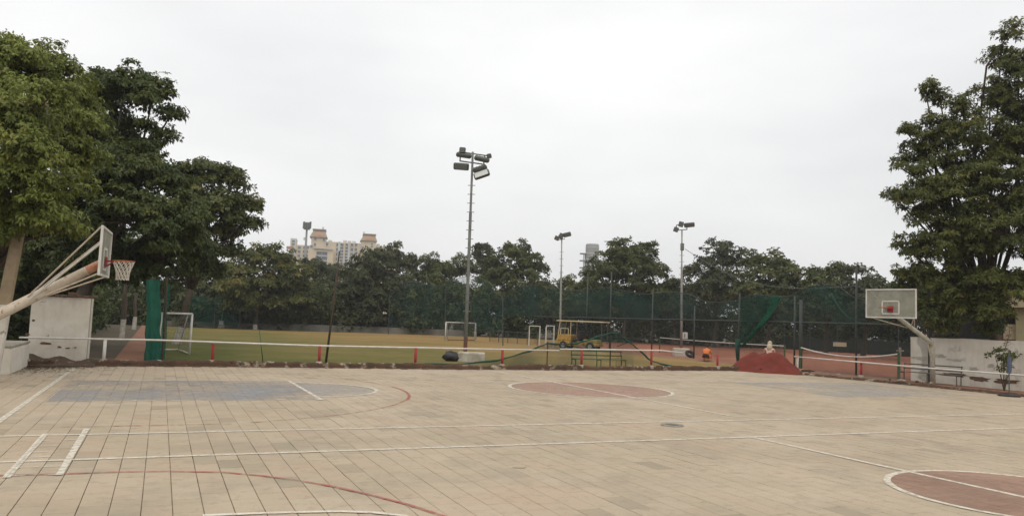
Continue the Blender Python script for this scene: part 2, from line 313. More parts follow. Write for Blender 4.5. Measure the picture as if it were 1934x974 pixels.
# ------------------------------------------------------------------ mesh helpers
class MB:
    def __init__(self): self.v = []; self.f = []
    def add(self, vs_, fs_):
        o = len(self.v); self.v.extend([tuple(map(float, p)) for p in vs_]); self.f.extend([tuple(i + o for i in f) for f in fs_]); return self
    def box(self, c, s, rot=None, axes=None):
        c = np.array(c, float); h = np.array(s, float) / 2
        pts = np.array([[x, y, z] for x in (-1, 1) for y in (-1, 1) for z in (-1, 1)], float) * h
        if rot is not None: pts = pts @ np.array(rot).T
        return self.add(pts + c, [(0, 1, 3, 2), (4, 6, 7, 5), (0, 4, 5, 1), (2, 3, 7, 6), (0, 2, 6, 4), (1, 5, 7, 3)])
    def bevbox(self, c, s, b=0.02, rot=None):
        """box with chamfered vertical and top edges"""
        hx, hy, hz = np.array(s, float) / 2; b = min(b, hx * .45, hy * .45, hz * .9)
        ring = lambda x, y, z: [(-x + b, -y, z), (x - b, -y, z), (x, -y + b, z), (x, y - b, z), (x - b, y, z), (-x + b, y, z), (-x, y - b, z), (-x, -y + b, z)]
        lv = [ring(hx - b * .6, hy - b * .6, -hz), ring(hx, hy, -hz + b), ring(hx, hy, hz - b), ring(hx - b * .6, hy - b * .6, hz)]
        pts = np.array([p for r in lv for p in r])
        if rot is not None: pts = pts @ np.array(rot).T
        fs = [tuple(range(7, -1, -1)), tuple(range(24, 32))]
        for k in range(3):
            for i in range(8): fs.append((k * 8 + i, k * 8 + (i + 1) % 8, (k + 1) * 8 + (i + 1) % 8, (k + 1) * 8 + i))
        return self.add(pts + np.array(c, float), fs)
    def tube(self, pts, r, n=8, cap=True):
        pts = [np.array(p, float) for p in pts]; m = len(pts)
        rs = list(r) if hasattr(r, '__len__') else [r] * m
        V, prev = [], None
        for i, p in enumerate(pts):
            d = pts[min(i + 1, m - 1)] - pts[max(i - 1, 0)]; d = d / (np.linalg.norm(d) + 1e-9)
            if prev is None:
                a = np.array([0, 0, 1.0]) if abs(d[2]) < 0.9 else np.array([1.0, 0, 0])
                u = np.cross(d, a)
            else:
                u = prev - d * (prev @ d)
            u /= np.linalg.norm(u) + 1e-9; w = np.cross(d, u); prev = u
            for k in range(n):
                t = 2 * math.pi * k / n; V.append(p + rs[i] * (math.cos(t) * u + math.sin(t) * w))
        Fs = []
        for i in range(m - 1):
            for k in range(n): Fs.append((i * n + k, i * n + (k + 1) % n, (i + 1) * n + (k + 1) % n, (i + 1) * n + k))
        if cap: Fs.append(tuple(range(n - 1, -1, -1))); Fs.append(tuple(range((m - 1) * n, m * n)))
        return self.add(V, Fs)
    def ring(self, c, R, r, n=28, k=8, axis=2):
        pts = []
        for i in range(n):
            t = 2 * math.pi * i / n
            for j in range(k):
                q = 2 * math.pi * j / k; x, y, z = (R + r * math.cos(q)) * math.cos(t), (R + r * math.cos(q)) * math.sin(t), r * math.sin(q)
                pts.append({2: (x, y, z), 0: (z, x, y), 1: (x, z, y)}[axis])
        fs = [(i * k + j, ((i + 1) % n) * k + j, ((i + 1) % n) * k + (j + 1) % k, i * k + (j + 1) % k) for i in range(n) for j in range(k)]
        return self.add(np.array(pts) + np.array(c, float), fs)
    def grid(self, P):
        a, b = len(P), len(P[0])
        return self.add([p for row in P for p in row], [(i * b + j, i * b + j + 1, (i + 1) * b + j + 1, (i + 1) * b + j) for i in range(a - 1) for j in range(b - 1)])
    def mesh(self, name, m, smooth=False):
        me = bpy.data.meshes.new(name); me.from_pydata(self.v, [], self.f); me.update()
        if m: me.materials.append(m)
        if smooth: me.polygons.foreach_set('use_smooth', [True] * len(me.polygons))
        return me
    def build(self, name, m, parent=None, smooth=False, world=True, **props):
        if parent is not None and world:
            o_ = np.array(parent.location); q = parent.parent
            while q is not None: o_ = o_ + np.array(q.location); q = q.parent
            self.v = [tuple(np.array(p) - o_) for p in self.v]
        return link(name, self.mesh(name, m, smooth), parent, **props)

def link(name, data, parent=None, **props):
    o = bpy.data.objects.new(name, data); COL.objects.link(o)
    if parent is not None: o.parent = parent
    for k, v in props.items(): o[k] = v
    return o
def thing(name, loc, label, category, group=None, rotz=0.0):
    o = bpy.data.objects.new(name, None); COL.objects.link(o); o.location = tuple(map(float, loc)); o.rotation_euler = (0, 0, rotz)
    o.empty_display_size = 0.2; o['label'] = label; o['category'] = category
    if group: o['group'] = group
    return o
def rotz(a):
    c, s = math.cos(a), math.sin(a); return np.array([[c, -s, 0], [s, c, 0], [0, 0, 1.0]])
def roty(a):
    c, s = math.cos(a), math.sin(a); return np.array([[c, 0, s], [0, 1, 0], [-s, 0, c]])
def rotx(a):
    c, s = math.cos(a), math.sin(a); return np.array([[1, 0, 0], [0, c, -s], [0, s, c]])
def sheet(name, poly, z, m, sub=0, **props):
    b = MB(); b.add([(x, y, z) for x, y in poly], [tuple(range(len(poly)))])
    return b.build(name, m, **props)

# ------------------------------------------------------------------ ground, field, path, clay courts
KERB_PTS = [(-2.2, 6.75), (0.2, 7.15), (3.8, 7.5), (8, 7.5), (12.4, 7.45), (17.7, 7.8), (22.5, 8.25), (25.6, 8.5), (27.0, 7.9), (27.7, 6.9), (28.1, 3.6), (28.4, -0.2), (28.5, -4), (28.5, -12), (28.5, -22)]
def uneven_sheet(name, x0, x1, y0, y1, z, amp, step, m, seed=0, **props):
    nx, ny = max(2, int((x1 - x0) / step)), max(2, int((y1 - y0) / step)); b = MB(); rs = np.random.default_rng(seed)
    ph = rs.uniform(0, 6.28, (6, 2)); fr = rs.uniform(0.15, 0.9, (6, 2))
    def hh(x, y):
        return amp * sum(math.sin(fr[i, 0] * x + ph[i, 0]) * math.sin(fr[i, 1] * y + ph[i, 1]) for i in range(6)) / 3
    b.grid([[(x0 + (x1 - x0) * i / nx, y0 + (y1 - y0) * j / ny, z + hh(x0 + (x1 - x0) * i / nx, y0 + (y1 - y0) * j / ny)) for j in range(ny + 1)] for i in range(nx + 1)])
    return b.build(name, m, smooth=True, **props)
g = MB(); R_ = 600
g.add([(-R_, -R_, -0.10), (R_, -R_, -0.10), (R_, R_, -0.10), (-R_, R_, -0.10)], [(0, 1, 2, 3)])
g.build('ground', M_EARTH, kind='structure', label='brown earth ground stretching under the trees to the horizon')
fld = MB(); fy = [(1.95, 7.9), (30.9, 8.9), (30.9, 31), (34, 40), (44, 54), (34, 63), (14, 61), (1.75, 63)]
fld.add([(x, y, -0.03) for x, y in fy], [tuple(range(len(fy)))]); fld.build('field', M_FIELD, kind='structure', label='patchy dry green and straw coloured playing field')
MB().add([(x, y, -0.045) for x, y in [(0.78, 8.2), (1.72, 8.2), (1.5, 70), (0.5, 70)]], [(0, 1, 2, 3)]).build('earth_path', M_PATH, kind='structure', label='red earth path running between the trees and the field')
MB().add([(x, y, -0.02) for x, y in [(28.2, -24), (33.5, -24), (33.5, 4.6), (32.6, 9.6), (30.9, 9.2), (26.2, 8.4)]], [(0, 1, 2, 3, 4, 5)]).build('red_earth_verge', M_REDSOIL, kind='structure', label='reddish bare earth strip between the court kerb and white wall')
MB().add([(x, y, -0.035) for x, y in [(31.0, 4.6), (92, 4.6), (98, 48), (45, 54), (34, 38), (31.0, 30)]], [tuple(range(6))]).build('clay_court', M_CLAY, kind='structure', label='orange red clay of the tennis courts behind the fence')
# low earth bank between field and clay
bk = MB(); P = []
for i in range(60):
    t = i / 59; x, y = 30.6 + 0.5 * math.sin(t * 5), 8.9 + 27 * t
    row = []
    for j in range(7):
        s = j / 6; row.append((x + (s - .5) * 1.6, y, -0.05 + 0.16 * math.sin(math.pi * s) * (0.7 + 0.5 * math.sin(i * 1.7) * math.sin(i * .6)) + rnd.uniform(-.01, .01)))
    P.append(row)
bk.grid(P).build('earth_bank', M_REDSOIL, smooth=True, kind='structure')

# ------------------------------------------------------------------ court paving
CX0, CX1, CY0, CY1 = -3.4, 28.45, -17.0, 8.2
ks = KERB_PTS
def kerb_y(x):
    for (xa, ya), (xb, yb) in zip(ks, ks[1:]):
        if xa <= x <= xb and xb > xa: return ya + (yb - ya) * (x - xa) / (xb - xa)
    return ks[0][1]
slab = MB(); slab.box((12.5, -7, -0.08), (32.2, 30.6, 0.12))
court = slab.build('court_pavement', M_SLAB, kind='structure', label='sand coloured stone paved basketball court')
JT = 0.0065
tile_me = MB().bevbox((0, 0, 0), (TW - JT, TL - JT, 0.03), 0.004).mesh('paving_slab', M_TILE)
cells = []
for cx in range(int(math.floor(CX0 / TW)), int(math.ceil(CX1 / TW))):
    for cy in range(int(math.floor(CY0 / TL)) - 1, int(math.ceil(CY1 / TL)) + 1):
        x = (cx + .5) * TW; y = (cy + .5 - ((cx * 0.618034) % 1.0)) * TL
        if x < CX0 or x > CX1 or y < CY0 or y > kerb_y(min(x, 27.6)) - 0.05: continue
        d = np.array([x, y, 0]) - CAM; dep = d @ fwd
        inside = dep > 1 and abs(d @ rgt) / dep * F_PX < IMG_W / 2 + 10 and (d @ upv) / dep * F_PX > -IMG_H / 2 - 10
        cells.append((0 if inside else 1, dep, x, y))
cells.sort()
single = [c for c in cells if c[0] == 0][:300]; rest = cells[len(single):] if len(single) == 300 else cells[len(single):]
for _, _, x, y in single:
    o = link('paving_slab', tile_me, court); o.location = (x, y, -0.016 + rnd.uniform(-.0012, .0012)); o.rotation_euler = (rnd.gauss(0, .002), rnd.gauss(0, .003), rnd.gauss(0, .003))
mb = MB(); hx, hy = (TW - JT) / 2, (TL - JT) / 2
for _, _, x, y in rest:
    z = -0.001 + rnd.uniform(-.0012, .0012); a = [rnd.uniform(-.001, .001) for _ in range(4)]
    jx, jy = rnd.gauss(0, .0012), rnd.gauss(0, .0012)
    x += jx; y += jy
    V = [(x - hx, y - hy, -0.03), (x + hx, y - hy, -0.03), (x + hx, y + hy, -0.03), (x - hx, y + hy, -0.03),
         (x - hx, y - hy, z + a[0]), (x + hx, y - hy, z + a[1]), (x + hx, y + hy, z + a[2]), (x - hx, y + hy, z + a[3])]
    mb.add(V, [(4, 5, 6, 7), (0, 1, 5, 4), (1, 2, 6, 5), (2, 3, 7, 6), (3, 0, 4, 7)])
mb.build('paving_slabs', M_TILE, court, kind='stuff')

# painted markings: thin coats lying on the slabs
LZ = [0.0045]
def band(name, pts, w, m, label=None, closed=False, jitter=0.004):
    pts = [np.array(p, float) for p in pts]; n = len(pts); V = []; F = []
    for i, p in enumerate(pts):
        a = pts[(i - 1) % n] if (closed or i > 0) else p; b = pts[(i + 1) % n] if (closed or i < n - 1) else p
        d = b - a; d /= np.linalg.norm(d); nn = np.array([-d[1], d[0]])
        ww = w / 2 + rnd.uniform(-jitter, jitter)
        V += [(*(p + nn * ww), LZ[0]), (*(p - nn * ww), LZ[0])]
    for i in range(n if closed else n - 1):
        j = (i + 1) % n; F.append((2 * i, 2 * i + 1, 2 * j + 1, 2 * j))
    LZ[0] += 0.0002
    o = MB().add(V, F).build(name, m, court)
    return o
def line(a, b, step=0.4):
    a, b = np.array(a, float), np.array(b, float); n = max(2, int(np.linalg.norm(b - a) / step)); return [a + (b - a) * i / n for i in range(n + 1)]
def arc(c, r, a0, a1, n=60):
    return [(c[0] + r * math.cos(math.radians(a0 + (a1 - a0) * i / n)), c[1] + r * math.sin(math.radians(a0 + (a1 - a0) * i / n))) for i in range(n + 1)]
def disc(name, c, r, m, n=72):
    o = MB().add([(c[0] + r * math.cos(2 * math.pi * i / n), c[1] + r * math.sin(2 * math.pi * i / n), LZ[0]) for i in range(n)], [tuple(range(n))]).build(name, m, court); LZ[0] += 0.0002; return o
def patch(name, poly, m):
    o = MB().add([(x, y, LZ[0]) for x, y in poly], [tuple(range(len(poly)))]).build(name, m, court); LZ[0] += 0.0002; return o
HL = 13.386
patch('painted_key', [(0.3, -2.3), (5.3, -2.27), (5.4, 2.27), (0.3, 2.3)], M_BLUE)
patch('painted_key', [(20.4, -2.4), (26.6, -2.4), (26.6, 2.5), (20.4, 2.5)], M_BLUE_FAINT)
patch('painted_key', arc((5.42, 0), 1.7, -90, 90), M_BLUE_FAINT)
disc('painted_circle', (HL, 0), 2.28, M_MAROON_F)
disc('painted_circle', (11.72, -13.1), 1.46, M_MAROON)
band('court_line', line((0, -6.2), (0, 6.75)), 0.09, M_WHITE_LINE)
band('court_line', line((-1.5, -6.56), (28.1, -6.56)), 0.09, M_WHITE_LINE)
band('court_line', line((-1.5, -8.55), (28.1, -8.55)), 0.09, M_WHITE_LINE)
band('court_line', line((HL, -5.9), (HL, 6.9)), 0.09, M_WHITE_LINE)
band('court_line', line((11.60, -8.6), (11.60, -16.5)), 0.09, M_WHITE_LINE)
band('court_line', arc((HL, 0), 2.3, 0, 360, 90)[:-1], 0.10, M_WHITE_LINE, closed=True)
band('court_line', arc((11.72, -13.1), 1.47, 0, 360, 90)[:-1], 0.085, M_WHITE_LINE, closed=True)
band('court_line', line((0.35, -2.27), (5.39, -2.27)), 0.07, M_WHITE_FAINT)
band('court_line', line((0.35, 2.27), (5.39, 2.27)), 0.07, M_WHITE_FAINT)
band('court_line', line((5.39, -2.33), (5.39, 2.33)), 0.085, M_WHITE_LINE)
band('court_line', arc((5.42, 0.0), 1.72, -90, 90), 0.095, M_WHITE_LINE)
band('court_line', line((20.6, -2.4), (26.8, -2.4)), 0.07, M_WHITE_FAINT)
band('court_line', arc((20.4, 0.8), 1.9, 100, 230), 0.07, M_WHITE_FAINT)
band('three_point_line', line((0.9, -5.78), (3.3, -5.76)) , 0.06, M_RED_FAINT)
band('three_point_line', arc((1.75, 0.1), 6.03, -72, -25), 0.06, M_RED_FAINT)
band('three_point_line', arc((1.75, 0.1), 6.05, -25, 5), 0.07, M_RED_LINE)
band('three_point_line', arc((1.75, 0.1), 6.05, 5, 50), 0.06, M_RED_FAINT)
band('three_point_line', [(-0.6, -9.28), (0.72, -9.36), (1.27, -9.40), (1.8, -9.42), (2.35, -9.50), (2.9, -9.69), (3.3, -9.98), (3.62, -10.3), (3.95, -10.72), (4.23, -11.19), (4.48, -11.68), (4.66, -12.17), (4.8, -12.9), (4.85, -13.6)], 0.05, M_RED_LINE)
band('court_line', [(2.6, -11.60), (3.0, -11.64), (3.4, -11.70), (3.78, -11.77), (4.06, -11.88), (4.31, -12.08), (4.45, -12.4)], 0.07, M_WHITE_LINE)
band('court_line', line((1.255, -6.0), (1.265, -9.47)), 0.075, M_WHITE_LINE)
band('court_line', line((0.78, -6.44), (0.785, -9.5)), 0.075, M_WHITE_LINE)
for y_ in (-7.05, -7.5, -7.95, -8.3, -8.95, -9.42):
    band('court_line', line((0.80, y_), (1.24, y_ + rnd.uniform(-.02, .02)), 0.1), 0.035, M_WHITE_FAINT)
# drain cover and a broken corner
dc = thing('drain_cover', (11.05, -7.03, 0.004), 'small round grey drain cover set in the paving by the painted line', 'drain cover')
b = MB(); b.tube([(11.05, -7.03, 0.004), (11.05, -7.03, 0.014)], 0.19, 24); b.build('lid', M_STEEL, dc)
b = MB(); b.ring((11.05, -7.03, 0.010), 0.205, 0.014, 28, 6); b.build('rim', M_CONC, dc)
for k in range(5):
    MB().box((11.05, -7.13 + k * 0.05, 0.017), (0.24 - 0.05 * abs(k - 2), 0.014, 0.006)).build('rib', M_STEEL, dc)
MB().add([(6.31, -10.16, .0047), (6.42, -10.22, .0047), (6.50, -10.17, .0047), (6.44, -10.10, .0047), (6.34, -10.09, .0047)], [(0, 1, 2, 3, 4)]).build('chipped_corner', M_SLAB, court)

# kerb: broken plaster over brick, uneven along its length
kp = []
for (xa, ya), (xb, yb) in zip(ks, ks[1:]):
    n = max(1, int(math.hypot(xb - xa, yb - ya) / 0.12))
    kp += [(xa + (xb - xa) * i / n, ya + (yb - ya) * i / n) for i in range(n)]
kp.append(ks[-1])
P = []; n = len(kp); hgt = 0.13; 
for i, (x, y) in enumerate(kp):
    a, c = kp[max(0, i - 1)], kp[min(n - 1, i + 1)]; d = np.array([c[0] - a[0], c[1] - a[1]]); d /= np.linalg.norm(d); nn = np.array([-d[1], d[0]])
    hgt += (0.165 - hgt) * 0.15 + rnd.uniform(-.022, .022); hgt = min(.21, max(.09, hgt)) if x < 26.8 else min(.10, max(.05, hgt * .9)); w = 0.24 + rnd.uniform(-.03, .03)
    off = rnd.uniform(-.015, .015)
    prof = [(-0.10, -0.02), (-0.05, 0.015), (0.0 + off, 0.03), (0.012 + off, hgt * .7), (0.04 + off, hgt), (w * .6, hgt + rnd.uniform(-.02, .015)), (w, hgt * .8), (w + .10, 0.0), (w + .25, -0.06)]
    P.append([(x + nn[0] * s, y + nn[1] * s, z + rnd.uniform(-.006, .006)) for s, z in prof])
kerb = MB().grid(P).build('kerb', M_KERB, kind='structure', label='broken brown kerb with patches of old plaster round the court')
# loose lumps of plaster and stones left on the kerb
for k in range(70):
    i = rnd.randrange(int(n * .72)); x, y = kp[i]; s = rnd.uniform(.03, .10)
    rr = rotz(rnd.uniform(0, 3)) @ rotx(rnd.uniform(-.4, .4))
    MB().bevbox((x + rnd.uniform(-.05, .2), y + rnd.uniform(0, .25), 0.16), (s * rnd.uniform(1, 2.8), s, s * .7), .02, rr).build('stone', M_CONC if k % 3 else M_KERB, kerb)

# fallen leaves and dirt in the corner and along the kerb
lm = MB()
for k in range(3000):
    if k < 2200: x, y = -1.2 + abs(rnd.gauss(0, .8)), 7.05 - abs(rnd.gauss(0, .55)) - (abs(rnd.gauss(0, 1.4)) if k % 4 == 0 else 0)
    else:
        i = rnd.randrange(int(n * .75)); x, y = kp[i][0] - rnd.uniform(-.2, .1) * (i > n * .6), kp[i][1] - abs(rnd.gauss(0, .18)) - .03
        if i > n * .6: x -= abs(rnd.gauss(0, .2)) + .03
    s = rnd.uniform(.012, .045); a = rnd.uniform(0, 6.28); c, d = math.cos(a) * s, math.sin(a) * s; z = 0.010 + rnd.uniform(0, .012)
    lm.add([(x - c, y - d, z), (x + d * .5, y - c * .5, z + .006), (x + c, y + d, z + .002), (x - d * .5, y + c * .5, z + .008)], [(0, 1, 2, 3)])
lm.build('fallen_leaves', M_LITTER, kind='stuff', label='dry fallen leaves and dirt gathered along the court edge', category='leaves')

# ------------------------------------------------------------------ foliage engine
def leaves_mesh(name, C, A, n_per, size, width, droop, m, seed, tint0=None, spread=1.0):
    """C whorl centres (N,3), A whorl axes (N,3): each whorl carries n_per small folded leaves"""
    rs = np.random.default_rng(seed); N = len(C)
    A = A / (np.linalg.norm(A, axis=1, keepdims=True) + 1e-9)
    ref = np.where(np.abs(A[:, 2:3]) < 0.9, np.array([[0, 0, 1.0]]), np.array([[1.0, 0, 0]]))
    U = np.cross(A, ref); U /= np.linalg.norm(U, axis=1, keepdims=True); W = np.cross(A, U)
    C = np.repeat(C, n_per, 0); A = np.repeat(A, n_per, 0); U = np.repeat(U, n_per, 0); W = np.repeat(W, n_per, 0)
    M = len(C); th = rs.uniform(0, 2 * np.pi, M)[:, None]
    el = rs.uniform(-0.35, 0.9, M)[:, None] * spread
    D = (np.cos(th) * U + np.sin(th) * W) * np.cos(el) + A * np.sin(el); D[:, 2] -= droop * rs.uniform(.4, 1.2, M); D /= np.linalg.norm(D, axis=1, keepdims=True)
    S = np.cross(D, A + rs.normal(0, .35, (M, 3))); S /= np.linalg.norm(S, axis=1, keepdims=True) + 1e-9
    Nn = np.cross(S, D)
    Ls = (size * rs.uniform(.65, 1.25, M))[:, None]; Ws = Ls * width
    base = C + D * Ls * .12; mid = C + D * Ls * .55 + Nn * Ls * .05; tip = C + D * Ls - np.array([[0, 0, 1.0]]) * Ls * .14
    V = np.stack([base, mid + S * Ws, tip, mid - S * Ws], 1).reshape(-1, 3)
    me = bpy.data.meshes.new(name); me.vertices.add(M * 4); me.vertices.foreach_set('co', V.ravel())
    tri = (np.arange(M)[:, None] * 4 + np.array([[0, 1, 2, 0, 2, 3]])).ravel()
    me.loops.add(M * 6); me.loops.foreach_set('vertex_index', tri)
    me.polygons.add(M * 2); me.polygons.foreach_set('loop_start', np.arange(M * 2) * 3); me.polygons.foreach_set('loop_total', np.full(M * 2, 3))
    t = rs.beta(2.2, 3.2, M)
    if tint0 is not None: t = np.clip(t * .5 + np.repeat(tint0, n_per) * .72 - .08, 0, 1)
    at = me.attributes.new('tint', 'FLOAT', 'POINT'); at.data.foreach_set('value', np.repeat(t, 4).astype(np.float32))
    me.update(); me.validate(); me.materials.append(m); return me

def lobe_points(lobes, clumps, whorls, rc, rs, shell=0.45, low=-0.6, flat=.75):
    """whorl centres and axes: lobes -> clumps near the lobe skin -> whorls near the clump skin"""
    Cs, As, Ts, tips = [], [], [], []
    for (c, r) in lobes:
        c = np.array(c, float); r = np.array(r, float) * np.ones(3); mean = float(np.mean(r))
        k = max(4, int(clumps * (mean ** 2)))
        for _ in range(k):
            d = rs.normal(0, 1, 3); d /= np.linalg.norm(d)
            if d[2] < low: d[2] *= -.5; d /= np.linalg.norm(d)
            q = rs.uniform(shell, 1.0) ** .6 * (rs.uniform(1.1, 1.35) if rs.uniform() < .14 else 1.0)
            p = c + d * r * q; rr = rc * rs.uniform(.6, 1.35)
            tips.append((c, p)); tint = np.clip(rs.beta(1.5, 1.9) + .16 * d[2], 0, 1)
            n = max(3, int(whorls * (rr / rc) ** 2))
            e = rs.normal(0, 1, (n, 3)); e /= np.linalg.norm(e, axis=1, keepdims=True)
            e[:, 2] = np.where(e[:, 2] < -.25, -e[:, 2] * .6, e[:, 2])
            rad = rr * rs.uniform(.45, 1.0, n)[:, None]
            Cs.append(p + e * rad * np.array([1.15, 1.15, flat])); As.append(e * .8 + d * .5 + np.array([0, 0, .35])); Ts.append(np.full(n, tint))
    return np.concatenate(Cs), np.concatenate(As), np.concatenate(Ts), tips

def tree(name, label, base, lobes, m_leaf, clumps=14, whorls=16, rc=0.5, n_per=6, size=0.16, width=0.2, droop=0.5, seed=1,
         trunk_r=0.22, fork=0.45, lime=None, group=None, spread=1.0, shell=0.45, twig_share=0.5, flat=.75):
    rs = np.random.default_rng(seed); base = np.array(base, float)
    root = thing(name, base, label, 'tree', group)
    C, A, T, tips = lobe_points(lobes, clumps, whorls, rc, rs, shell, flat=flat)
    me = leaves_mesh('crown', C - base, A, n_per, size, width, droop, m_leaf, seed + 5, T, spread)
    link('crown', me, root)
    b = MB(); top = np.mean([np.array(c) for c, _ in lobes], 0)
    zf = base[2] + (top[2] - base[2]) * fork
    fk = np.array([base[0] + (top[0] - base[0]) * .35, base[1] + (top[1] - base[1]) * .35, zf])
    wob = lambda s: rs.normal(0, s, 3)
    mid1, mid2 = base + (fk - base) * .35 + wob(.06), base + (fk - base) * .7 + wob(.08)
    b.tube([base - [0, 0, .25], base + [0, 0, .15], mid1, mid2, fk], [trunk_r * 1.45, trunk_r * 1.12, trunk_r, trunk_r * .9, trunk_r * .8], 10)
    for (c, r) in lobes:
        c = np.array(c, float); v = c - fk; L = np.linalg.norm(v); r1 = trunk_r * .42
        p1 = fk + v * .35 + wob(L * .05) + [0, 0, L * .06]; p2 = fk + v * .7 + wob(L * .05) + [0, 0, L * .04]
        b.tube([fk - [0, 0, .1], p1, p2, c], [r1, r1 * .75, r1 * .5, r1 * .28], 6)
    for c, p in tips:
        if rs.uniform() > twig_share: continue
        md = (c + p) / 2 + wob(.08); b.tube([c, md, p], [trunk_r * .13, trunk_r * .09, trunk_r * .04], 4, cap=False)
    b.build('trunk', M_BARK, root, smooth=True)
    if lime:
        lb = MB(); k = min(1.0, lime / max(.1, zf - base[2])); q = base + (mid1 - base) * min(1, k / .35)
        lb.tube([base - [0, 0, .1], base + [0, 0, .15], q], [trunk_r * 1.47, trunk_r * 1.16, trunk_r * 1.07], 10, cap=False); lb.build('limewash_band', M_LIME, root, smooth=True)
    return root

L_OLIVE = leaf_mat('olive_leaf', (0.085, 0.110, 0.018), (0.215, 0.245, 0.048), (0.34, 0.30, 0.09))
L_DEEP = leaf_mat('deep_leaf', (0.032, 0.050, 0.012), (0.092, 0.116, 0.024), (0.17, 0.17, 0.036))
L_MID = leaf_mat('mid_leaf', (0.038, 0.054, 0.015), (0.105, 0.120, 0.030), (0.20, 0.17, 0.05))
L_RIGHT = leaf_mat('feathery_leaf', (0.044, 0.060, 0.014), (0.125, 0.135, 0.028), (0.22, 0.19, 0.05))
L_FAR = leaf_mat('far_leaf', (0.034, 0.050, 0.016), (0.098, 0.118, 0.032), (0.20, 0.18, 0.05))
L_FAR2 = leaf_mat('far_greyish_leaf', (0.038, 0.050, 0.023), (0.088, 0.100, 0.042), (0.15, 0.15, 0.06))
L_FAR3 = leaf_mat('far_yellowish_leaf', (0.044, 0.058, 0.016), (0.135, 0.145, 0.034), (0.27, 0.20, 0.05))
def lobesD(spec, sq=0.85):
    """(px, py, distance, radius in px) -> lobes in metres"""
    out = []
    for px, py, D, r in spec:
        rm = r * D / F_PX; out.append((atD(px, py, D), (rm, rm, rm * sq)))
    return out

tree('leafy_tree', 'tall light olive green tree rising behind the leaning concrete pole', (-2.7, 5.2, -0.1), lobesD([
    (25, 130, 23, 58), (110, 165, 23.5, 50), (20, 240, 21, 62), (115, 265, 22.5, 58), (150, 315, 23, 32), (35, 340, 20.5, 58), (105, 375, 21.5, 44),
    (60, 415, 20.6, 34), (140, 225, 24, 42), (-60, 200, 22, 80), (-70, 350, 21, 80), (15, 440, 21, 34), (105, 440, 22, 26), (85, 100, 24, 20), (20, 90, 24, 22), (75, 190, 20.0, 30), (60, 290, 19.8, 34), (75, 385, 19.9, 22)]),
    L_OLIVE, clumps=50, whorls=26, rc=0.36, n_per=9, size=0.125, width=0.19, droop=0.8, flat=1.15, shell=.3, seed=21, trunk_r=0.24)
tree('leafy_tree', 'tall dark green tree with mushroom shaped top over the white wall', (-0.9, 13.5, -0.1), lobesD([
    (238, 160, 33, 40), (288, 188, 33, 38), (195, 165, 34, 32), (318, 225, 33, 20), (215, 205, 34, 24), (165, 195, 34, 36), (262, 240, 33, 20), (300, 262, 33, 16),
    (265, 320, 32, 46), (200, 335, 32, 60), (310, 355, 32, 42), (335, 420, 32, 48), (240, 420, 31, 66), (310, 490, 33, 50), (160, 420, 33, 60), (365, 470, 34, 30),
    (115, 490, 35, 50), (205, 510, 33, 48), (255, 505, 34, 40), (365, 400, 34, 24), (232, 250, 34, 22), (272, 282, 33, 26), (240, 285, 34, 26), (180, 260, 33, 36), (150, 300, 33, 40)]),
    L_DEEP, clumps=32, whorls=26, rc=0.42, n_per=8, size=0.19, width=0.19, droop=0.6, flat=.95, shell=.3, seed=31, trunk_r=0.26, lime=1.3)
tree('leafy_tree', 'dark bushy tree at the end of the row beside the path', (3.0, 24.5, -0.1), lobesD([
    (390, 335, 43, 32), (350, 345, 43, 32), (432, 352, 43, 30), (458, 388, 43, 24), (480, 396, 43, 11), (400, 400, 42, 40), (445, 430, 43, 30), (466, 428, 43, 16),
    (405, 465, 43, 40), (352, 400, 43, 40), (335, 470, 44, 44), (385, 515, 44, 30), (330, 535, 45, 30)]),
    L_MID, clumps=22, whorls=22, rc=0.48, n_per=7, size=0.23, width=0.22, droop=0.4, flat=.95, seed=41, trunk_r=0.2, lime=1.2)
tree('leafy_tree', 'dark shaded tree behind the white wall at the far left', (-4.2, 16, -0.1), lobesD([
    (30, 470, 38, 60), (90, 520, 38, 45), (0, 540, 37, 50), (70, 430, 39, 60), (130, 555, 40, 32), (30, 585, 38, 40), (-60, 480, 38, 70)]),
    L_DEEP, clumps=14, whorls=15, rc=0.6, n_per=7, size=0.32, width=0.24, droop=0.4, seed=51, trunk_r=0.2)
tree('leafy_tree', 'tall feathery tree overhanging the right wall and building', (35.2, 2.4, -0.1), lobesD([
    (1905, 66, 37, 20), (1890, 105, 37, 20), (1925, 130, 37, 36), (1870, 180, 37, 34), (1900, 215, 37, 44), (1748, 172, 36, 13), (1775, 185, 36.5, 11), (1725, 250, 36, 18), (1760, 230, 36, 20), (1712, 250, 36, 8),
    (1800, 225, 36, 30), (1840, 265, 36, 48), (1765, 310, 36, 42), (1705, 320, 36, 20), (1690, 372, 36, 12), (1725, 385, 35.5, 32), (1800, 370, 35.5, 54), (1880, 350, 36, 66),
    (1760, 440, 36, 44), (1830, 460, 35.5, 58), (1910, 450, 35, 66), (1712, 470, 36, 22), (1735, 520, 36.5, 34), (1800, 535, 36, 42), (1870, 540, 35.5, 40), (1960, 300, 37, 70), (1970, 160, 37, 60), (1990, 450, 36, 70), (1840, 595, 35.6, 34), (1700, 545, 37, 18), (1795, 585, 35.8, 36), (1880, 590, 35.4, 36), (1905, 545, 35, 40), (1775, 615, 36, 22), (1860, 620, 36.5, 24), (1735, 575, 36.5, 22), (1785, 268, 36, 30), (1830, 325, 36, 40), (1742, 350, 36, 26), (1775, 400, 36, 34), (1850, 410, 36, 44), (1795, 490, 36, 38), (1890, 275, 37, 40), (1745, 485, 36, 26), (1915, 395, 36, 46), (1735, 285, 36, 20)], .8),
    L_RIGHT, clumps=21, whorls=22, rc=0.38, n_per=9, size=0.17, width=0.16, droop=0.55, flat=.9, seed=61, trunk_r=0.2, fork=0.4, shell=.25)

